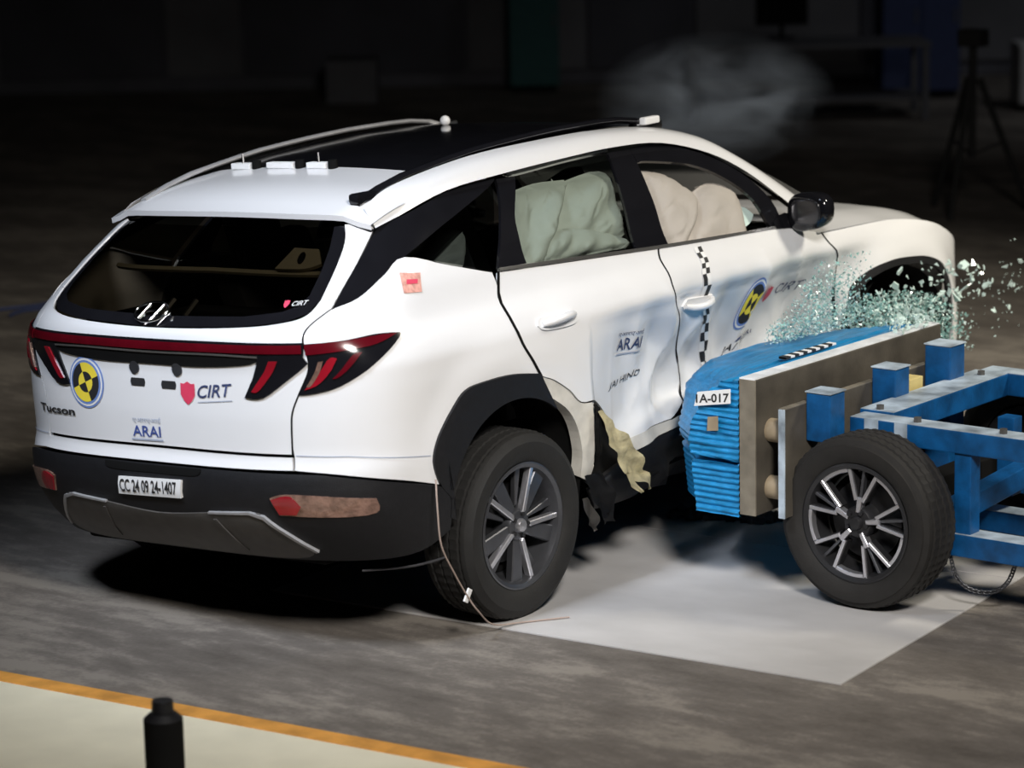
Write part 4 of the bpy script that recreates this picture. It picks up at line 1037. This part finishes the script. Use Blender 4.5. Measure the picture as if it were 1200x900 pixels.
# crushable face: a stack of honeycomb ribs, sloping from the plate down to the door
X0, X1 = .70, 2.05
def yfront(x):
    return -1.205+.235*sst((x-.70)/.30)+.125*sst((x-.95)/.4)-.07*sst((x-1.75)/.3)
def section(x, lower):
    yf = yfront(x); k = sst((x-.7)/.35)
    if lower: return [(-1.440, .515), (-1.300, .512), (yf-.012, .500), (yf-.02, .44), (yf-.028, .38), (yf-.036, .313), (-1.30, .312), (-1.440, .314)]
    L = lambda a, b: (a[0]+(b[0]-a[0])*k, a[1]+(b[1]-a[1])*k)
    return [(-1.440, .838), L((-1.350, .825), (-1.30, .826)), L((-1.285, .775), (-1.15, .800)), L((-1.235, .700), (yf-.05, .765)), L((-1.210, .640), (yf, .72)), (yf+.004, .575), (yf-.006, .530), (-1.300, .524), (-1.440, .522)]
def honey(name, lower, amp):
    rows = []; nx = 60
    for i in range(nx+1):
        x = X0+(X1-X0)*i/nx
        pts = section(x, lower); row = []
        for a, b in zip(pts, pts[1:]):
            m_ = 13
            for q in range(m_):
                t = q/m_; row.append([a[0]+(b[0]-a[0])*t, a[1]+(b[1]-a[1])*t])
        row.append(list(pts[-1])); rows.append((x, row))
    V = []
    for i, (x, row) in enumerate(rows):
        ro = []; acc = 0
        for j, (y, z) in enumerate(row):
            if y > -1.425:
                f = .5+.5*math.sin(z*2*PI/.023+2.2*noise.noise(Vector((x*3, y*5, z*4))))
                g = .5+.5*math.sin(y*2*PI/.052+2.0*noise.noise(Vector((x*2.5, y*4, 9))))
                topk = sst((z-.60)/.15) if not lower else 0
                d = amp*(f*(1-topk)+1.9*g*topk)
                cy, cz = -1.42, .67 if not lower else .41
                dy, dz = y-cy, z-cz; L = math.hypot(dy, dz) or 1
                y -= d*dy/L; z -= d*dz/L
                nn = noise.noise_vector(Vector((x*8, y*8, z*8)))
                y += .007*nn.y; z += .007*nn.z
            ro.append((x+.006*math.sin(z*2*PI/.034+x)*0, y, z))
        V.append(ro)
    bm = bmesh.new(); W = [[bm.verts.new(p) for p in r] for r in V]
    for A, B in zip(W, W[1:]):
        for j in range(len(A)-1): bm.faces.new((A[j], A[j+1], B[j+1], B[j]))
    # ribbed end faces
    for end, A, sx in ((0, V[0], -1), (1, V[-1], 1)):
        n_ = 12
        zs = sorted(set(round(p[1+1], 4) for p in A)); z0, z1 = min(zs), max(zs)
        prev = None; K = 64
        for q in range(K+1):
            z = z0+(z1-z0)*q/K
            ys = []
            for a, b in zip(A, A[1:]+A[:1]):
                if (a[2]-z)*(b[2]-z) <= 0 and abs(a[2]-b[2]) > 1e-9: ys.append(a[1]+(b[1]-a[1])*(z-a[2])/(b[2]-a[2]))
            yl, yr = -1.438, max(ys+[-1.43])
            rr = .004*math.sin(z*2*PI/.023+1.0*noise.noise(Vector((3, z*9, 1))))+.006*noise.noise(Vector((z*30, 2, 2)))
            line = [bm.verts.new((A[0][0]+sx*(.004+rr+.006*noise.noise(Vector((t_*4, z*25, 5)))), yl+(yr-yl)*t_, z)) for t_ in [u/8 for u in range(9)]]
            if prev:
                for u in range(8): bm.faces.new((prev[u], prev[u+1], line[u+1], line[u]))
            prev = line
    bmesh.ops.recalc_face_normals(bm, faces=bm.faces)
    return tpart(from_bm(name, bm, M['foil_blue'], angle=60))
up_h = honey('honeycomb_block', False, .008); lo_h = honey('honeycomb_block', True, .006)
# label and tape on the near end
def end_quad(name, pts, m, parent, x=.679):
    bm = bmesh.new()
    F = [bm.verts.new((x, p[0], p[1])) for p in pts]; B = [bm.verts.new((x+.002, p[0], p[1])) for p in pts]
    bm.faces.new(F); bm.faces.new(B[::-1])
    for i in range(4): bm.faces.new((F[i], B[i], B[(i+1) % 4], F[(i+1) % 4]))
    bmesh.ops.recalc_face_normals(bm, faces=bm.faces)
    return tpart(from_bm(name, bm, m), parent)
lab = end_quad('label', [(-1.412, .806, 0), (-1.412, .750, 0), (-1.246, .722, 0), (-1.262, .778, 0)], M['paper_white'], tr)
me, x0, x1, y0, y1 = text_mesh('1A-017', bold=.02)
for v in me.vertices:
    u = (v.co.x-x0)/(x1-x0); w = (v.co.y-y0)/(y1-y0)
    y = -1.256-.150*u; v.co = Vector((.6775, y, .735+.020*u+.034*w))
bmr = bmesh.new(); bmr.from_mesh(me); bmesh.ops.recalc_face_normals(bmr, faces=bmr.faces); bmr.to_mesh(me); bmr.free()
tpart(obj('lettering', me, M['ink_black']), lab)
end_quad('sticker', [(-1.355, .695, 0), (-1.355, .640, 0), (-1.305, .632, 0), (-1.308, .687, 0)], M['cell_cream'], tr)
# black and white tape on top of the face
tb = bmesh.new(); add_box(tb, (1.12, -1.375, .840), (1.48, -1.340, .848), .001); tape = tpart(from_bm('checker_strip', tb, M['paper_white']), tr)
for k in range(6):
    tb = bmesh.new(); add_box(tb, (1.12+.06*k, -1.3755, .8395), (1.15+.06*k, -1.3395, .8490)); tpart(from_bm('check', tb, M['ink_black']), tape)
# plates and load cells
pl_ = tpart(box('impact_plate', (.70, -1.512, .325), (2.06, -1.442, .845), M['plate_steel'], None, .004))
tpart(box('plate_end', (.694, -1.512, .325), (.702, -1.442, .845), M['plate_edge'], None, .001), pl_)
tpart(box('plate_tape', (.70, -1.505, .844), (2.06, -1.438, .850), M['silver_tape'], None, .001), pl_)
bp_ = tpart(box('backing_plate', (.725, -1.625, .325), (2.0, -1.598, .742), M['plate_steel'], None, .003))
tpart(box('plate_end', (.720, -1.625, .325), (.727, -1.598, .742), M['worn_steel'], None, .001), bp_)
tpart(box('plate_edge', (.725, -1.625, .741), (2.0, -1.598, .746), M['plate_edge'], None, .001), bp_)
for z in (.42, .64):
    for x in (.80, 1.15, 1.5, 1.85):
        bm = bmesh.new(); bmesh.ops.create_cone(bm, cap_ends=True, segments=18, radius1=.045, radius2=.045, depth=.086, matrix=Matrix.Translation((x, -1.555, z)) @ Matrix.Rotation(PI/2, 4, 'X'))
        tpart(from_bm('load_cell', bm, M['cell_cream'], angle=40))
# posts, rails and beams
def capped_post(x0, y0, w, z0, z1):
    p = tpart(box('post', (x0, y0-w, z0), (x0+w, y0, z1), M['trolley_blue'], None, .006))
    tpart(box('post_cap', (x0-.004, y0-w-.004, z1), (x0+w+.004, y0+.004, z1+.006), M['worn_steel'], None, .002), p)
    return p
capped_post(.865, -1.628, .105, .60, .785); capped_post(1.335, -1.628, .105, .20, .80); capped_post(1.735, -1.628, .115, .20, .825)
def beam(lo_, hi_, name='beam', top=True):
    b = tpart(box(name, lo_, hi_, M['trolley_blue'], None, .005))
    if top: tpart(box('worn_top', (lo_[0]+.002, lo_[1]+.002, hi_[2]-.001), (hi_[0]-.002, hi_[1]-.002, hi_[2]+.002), M['worn_steel'], None, .001), b)
    return b
rl = beam((1.0, -3.30, .595), (1.105, -1.735, .680), 'side_rail')
for y0, y1 in ((-1.86, -1.80), (-1.985, -1.93)):
    tpart(box('silver_tape', (.998, y0, .60), (1.0, y1, .682), M['worn_steel'], None, 0), rl)
beam((1.105, -1.865, .600), (1.985, -1.715, .690), 'cross_beam')
beam((1.985, -3.30, .600), (2.09, -1.735, .690), 'side_rail')
beam((1.42, -1.715, .60), (1.50, -1.66, .672)); beam((1.80, -1.715, .60), (1.90, -1.66, .68))
beam((1.105, -2.78, .60), (1.985, -2.66, .68), 'cross_beam')
for x, y in ((1.01, -2.18), (1.62, -2.02), (1.62, -2.42), (1.01, -2.72), (2.0, -2.2)):
    tpart(box('post', (x, y-.07, .29), (x+.07, y, .60), M['trolley_blue'], None, .004))
beam((1.0, -3.30, .205), (1.10, -1.735, .290), 'lower_rail'); beam((1.36, -3.30, .215), (1.46, -1.735, .295), 'lower_rail'); beam((1.985, -3.3, .205), (2.085, -1.735, .29), 'lower_rail')
tpart(bar('diagonal_beam', (1.10, -2.10, .33), (2.0, -2.26, .50), .08, .08, M['trolley_blue']))
tpart(bar('drive_shaft', (1.10, -1.90, .36), (2.0, -1.90, .36), .10, .10, M['matt_black']))
tpart(box('tray', (1.10, -2.0, .20), (1.36, -1.75, .215), M['skid_grey'], None, .002))
tpart(box('chock', (1.50, -1.70, .675), (1.60, -1.632, .73), M['yellow_block'], None, .004))
for x, y in ((1.13, -1.79), (1.90, -1.79), (1.05, -2.72), (1.05, -2.0), (1.05, -2.36)):
    bm = bmesh.new(); bmesh.ops.create_cone(bm, cap_ends=True, segments=6, radius1=.016, radius2=.016, depth=.02, matrix=Matrix.Translation((x, y, .698 if x > 1.1 else .690))); tpart(from_bm('bolt', bm, M['skid_grey']))
# wheels of the trolley, outer faces to the sides
tw = make_wheel(tr, .330, .224, .215, 'frame', M['tyre_dusty'], turn=math.radians(262))
tw.matrix_local = TRI @ Matrix.Translation((.885, -1.887, .330)) @ Matrix.Rotation(-PI/2, 4, 'Z')
t2 = dup(tw, tr); t2.matrix_local = TRI @ Matrix.Translation((2.20, -1.887, .330)) @ Matrix.Rotation(PI/2, 4, 'Z')
tpart(bar('axle', (.95, -1.887, .33), (2.14, -1.887, .33), .06, .06, M['matt_black']))
# safety chain hanging under the lower rail
bm = bmesh.new()
cp = spl([(1.02, -2.16, .205), (1.02, -2.19, .12), (1.04, -2.24, .075), (1.06, -2.32, .075), (1.06, -2.38, .12), (1.05, -2.42, .205)], 8)
for i, (a, b) in enumerate(zip(cp, cp[1:])):
    d = (b-a).normalized(); n_ = d.cross(Vector((1, 0, 0) if i % 2 else (.7, .1, .7))).normalized(); c = (a+b)/2
    add_tube(bm, [c+d*.013*math.cos(2*PI*k/10)+n_*.007*math.sin(2*PI*k/10) for k in range(11)], .0028, 5)
tag(tpart(from_bm('chain_links', bm, M['alloy_dark'], smooth=True)), kind='stuff')

# debris on the floor plate under the barrier
M['debris'] = mat('debris', (.05, .05, .055), .7, 0, .3, 30)
bm = bmesh.new(); rnd = random.Random(5)
for i in range(160):
    t = rnd.random(); x = 1.52+.16*t+rnd.random()*.10; y = -.52-.42*t; r = .008+.024*rnd.random()**2
    g = bmesh.ops.create_icosphere(bm, subdivisions=1, radius=r, matrix=Matrix.Translation((x, y, r*.5)))
    for v in g['verts']: v.co += noise.noise_vector(v.co*70)*r*.6; v.co.z = max(v.co.z, .001)
tag(from_bm('debris', bm, M['debris']), 'dark crumbs of debris on the floor plate below the blue honeycomb', 'debris', kind='stuff')

# ------------------------------------------------------------------ flying glass
rnd = random.Random(11)
SH = []
for i in range(6):
    bm = bmesh.new(); n = rnd.choice((3, 4, 4, 5))
    ps = [(math.cos(2*PI*k/n+rnd.random()*.7)*(.6+.5*rnd.random()), math.sin(2*PI*k/n+rnd.random()*.7)*(.6+.5*rnd.random())) for k in range(n)]
    extrude_poly(bm, ps, -.12, .12); me = bpy.data.meshes.new('glass_shard'); bm.normal_update(); bm.to_mesh(me); bm.free(); me.materials.append(M['shard']); SH.append(me)
def shard(p, size, label, group):
    o = bpy.data.objects.new('glass_shard', SH[rnd.randrange(6)]); C.objects.link(o); o.location = p
    o.rotation_euler = (rnd.random()*6, rnd.random()*6, rnd.random()*6); o.scale = (size, size, size*(.6+rnd.random()))
    tag(o, label, 'shard', group); return o
def rr(a, b): return a+(b-a)*rnd.random()
for i in range(120):                         # ahead of the nose, against the dark
    t = rnd.random()**1.3
    p = Vector((3.05+.95*t, -1.12+rr(-.16, .16), .62+.42*t*rnd.random()+rr(-.06, .20)))
    shard(p, rr(.003, .008)+(.012 if rnd.random() < .12 else 0), 'small pale shard of window glass flying past the front bumper corner', 'glass shards flying ahead of the bumper')
for i in range(110):                         # across the front wheel arch
    p = Vector((rr(2.30, 3.12), -1.06+rr(-.12, .08), 0)); p.z = rr(.76, .96-.12*abs(p.x-2.75))
    shard(p, rr(.007, .016)+(.016 if rnd.random() < .25 else 0), 'pale green shard of window glass flying across the front wheel arch', 'glass shards in front of the wheel arch')
for i in range(60):                          # settling on the far top end of the plate
    p = Vector((rr(1.75, 2.06), -1.47+rr(-.05, .05), rr(.852, .90)))
    shard(p, rr(.006, .016), 'pale green shard of window glass on the far top edge of the plate', 'glass shards on the plate edge')
# the cloud of crumbs in front of the door: past counting
bm = bmesh.new()
for i in range(15000):
    x = 1.62+1.30*rnd.random(); k = .38+.62*sst((x-1.75)/.55)*sst((3.0-x)/.35)
    if rnd.random() > k: continue
    y = -.945-.24*rnd.random()**1.4; z = (.755+max(0, -(y+.9))*.28 if x < 2.07 else .56)+(.08+.22*sst((x-1.6)/.5)*sst((3.1-x)/.5))*rnd.random()**1.25
    r = .0025+.0085*rnd.random()**2.2
    q = Vector((x, y, z)); n = Vector((rnd.random()-.5, rnd.random()-.5, rnd.random()-.5)).normalized(); a = n.orthogonal().normalized(); b = n.cross(a)
    vs = [bm.verts.new(q+a*r*math.cos(t)+b*r*math.sin(t)) for t in (0, 2.0, 4.1)]+[bm.verts.new(q+n*r*.5)]
    mi = int(rnd.random() < .6)
    for q_ in ((0, 1, 3), (1, 2, 3), (2, 0, 3), (2, 1, 0)): bm.faces.new([vs[c] for c in q_]).material_index = mi
tag(from_bm('glass_crumbs', bm, [M['shard'], M['crumb_green']]), 'cloud of pale green glass crumbs in front of the dented front door', 'glass crumbs', kind='stuff')

# ------------------------------------------------------------------ smoke above the windscreen
sm = bpy.data.materials.new('smoke'); sm.use_nodes = True; nt = sm.node_tree; N = nt.nodes; N.remove(N['Principled BSDF'])
vol = N.new('ShaderNodeVolumePrincipled'); vol.inputs['Color'].default_value = (.62, .72, .88, 1); vol.inputs['Anisotropy'].default_value = 0
tc = N.new('ShaderNodeTexCoord'); nz = N.new('ShaderNodeTexNoise'); nz.inputs['Scale'].default_value = 1.5; nz.inputs['Detail'].default_value = 5; nz.inputs['Distortion'].default_value = 1.0
nt.links.new(tc.outputs['Object'], nz.inputs['Vector'])
rp = N.new('ShaderNodeValToRGB'); rp.color_ramp.elements[0].position = .40; rp.color_ramp.elements[0].color = (0, 0, 0, 1); rp.color_ramp.elements[1].position = .72
nt.links.new(nz.outputs[0], rp.inputs[0])
ln = N.new('ShaderNodeVectorMath'); ln.operation = 'LENGTH'; nt.links.new(tc.outputs['Object'], ln.inputs[0])
mr_ = N.new('ShaderNodeMapRange'); mr_.inputs['From Min'].default_value = .25; mr_.inputs['From Max'].default_value = 1.0; mr_.inputs['To Min'].default_value = 1; mr_.inputs['To Max'].default_value = 0
nt.links.new(ln.outputs['Value'], mr_.inputs['Value'])
mu = N.new('ShaderNodeMath'); mu.operation = 'MULTIPLY'; nt.links.new(rp.outputs[0], mu.inputs[0]); nt.links.new(mr_.outputs[0], mu.inputs[1])
m4 = N.new('ShaderNodeMath'); m4.operation = 'MULTIPLY'; m4.inputs[1].default_value = 1.5; nt.links.new(mu.outputs[0], m4.inputs[0]); nt.links.new(m4.outputs[0], vol.inputs['Density'])
nt.links.new(vol.outputs[0], N['Material Output'].inputs['Volume'])
bm = bmesh.new(); bmesh.ops.create_icosphere(bm, subdivisions=3, radius=1)
so = from_bm('smoke', bm, sm); so.location = (2.58, -.05, 1.64); so.scale = (.55, .55, .31)
tag(so, 'thin bluish smoke drifting over the windscreen in the dark', 'smoke', kind='stuff')
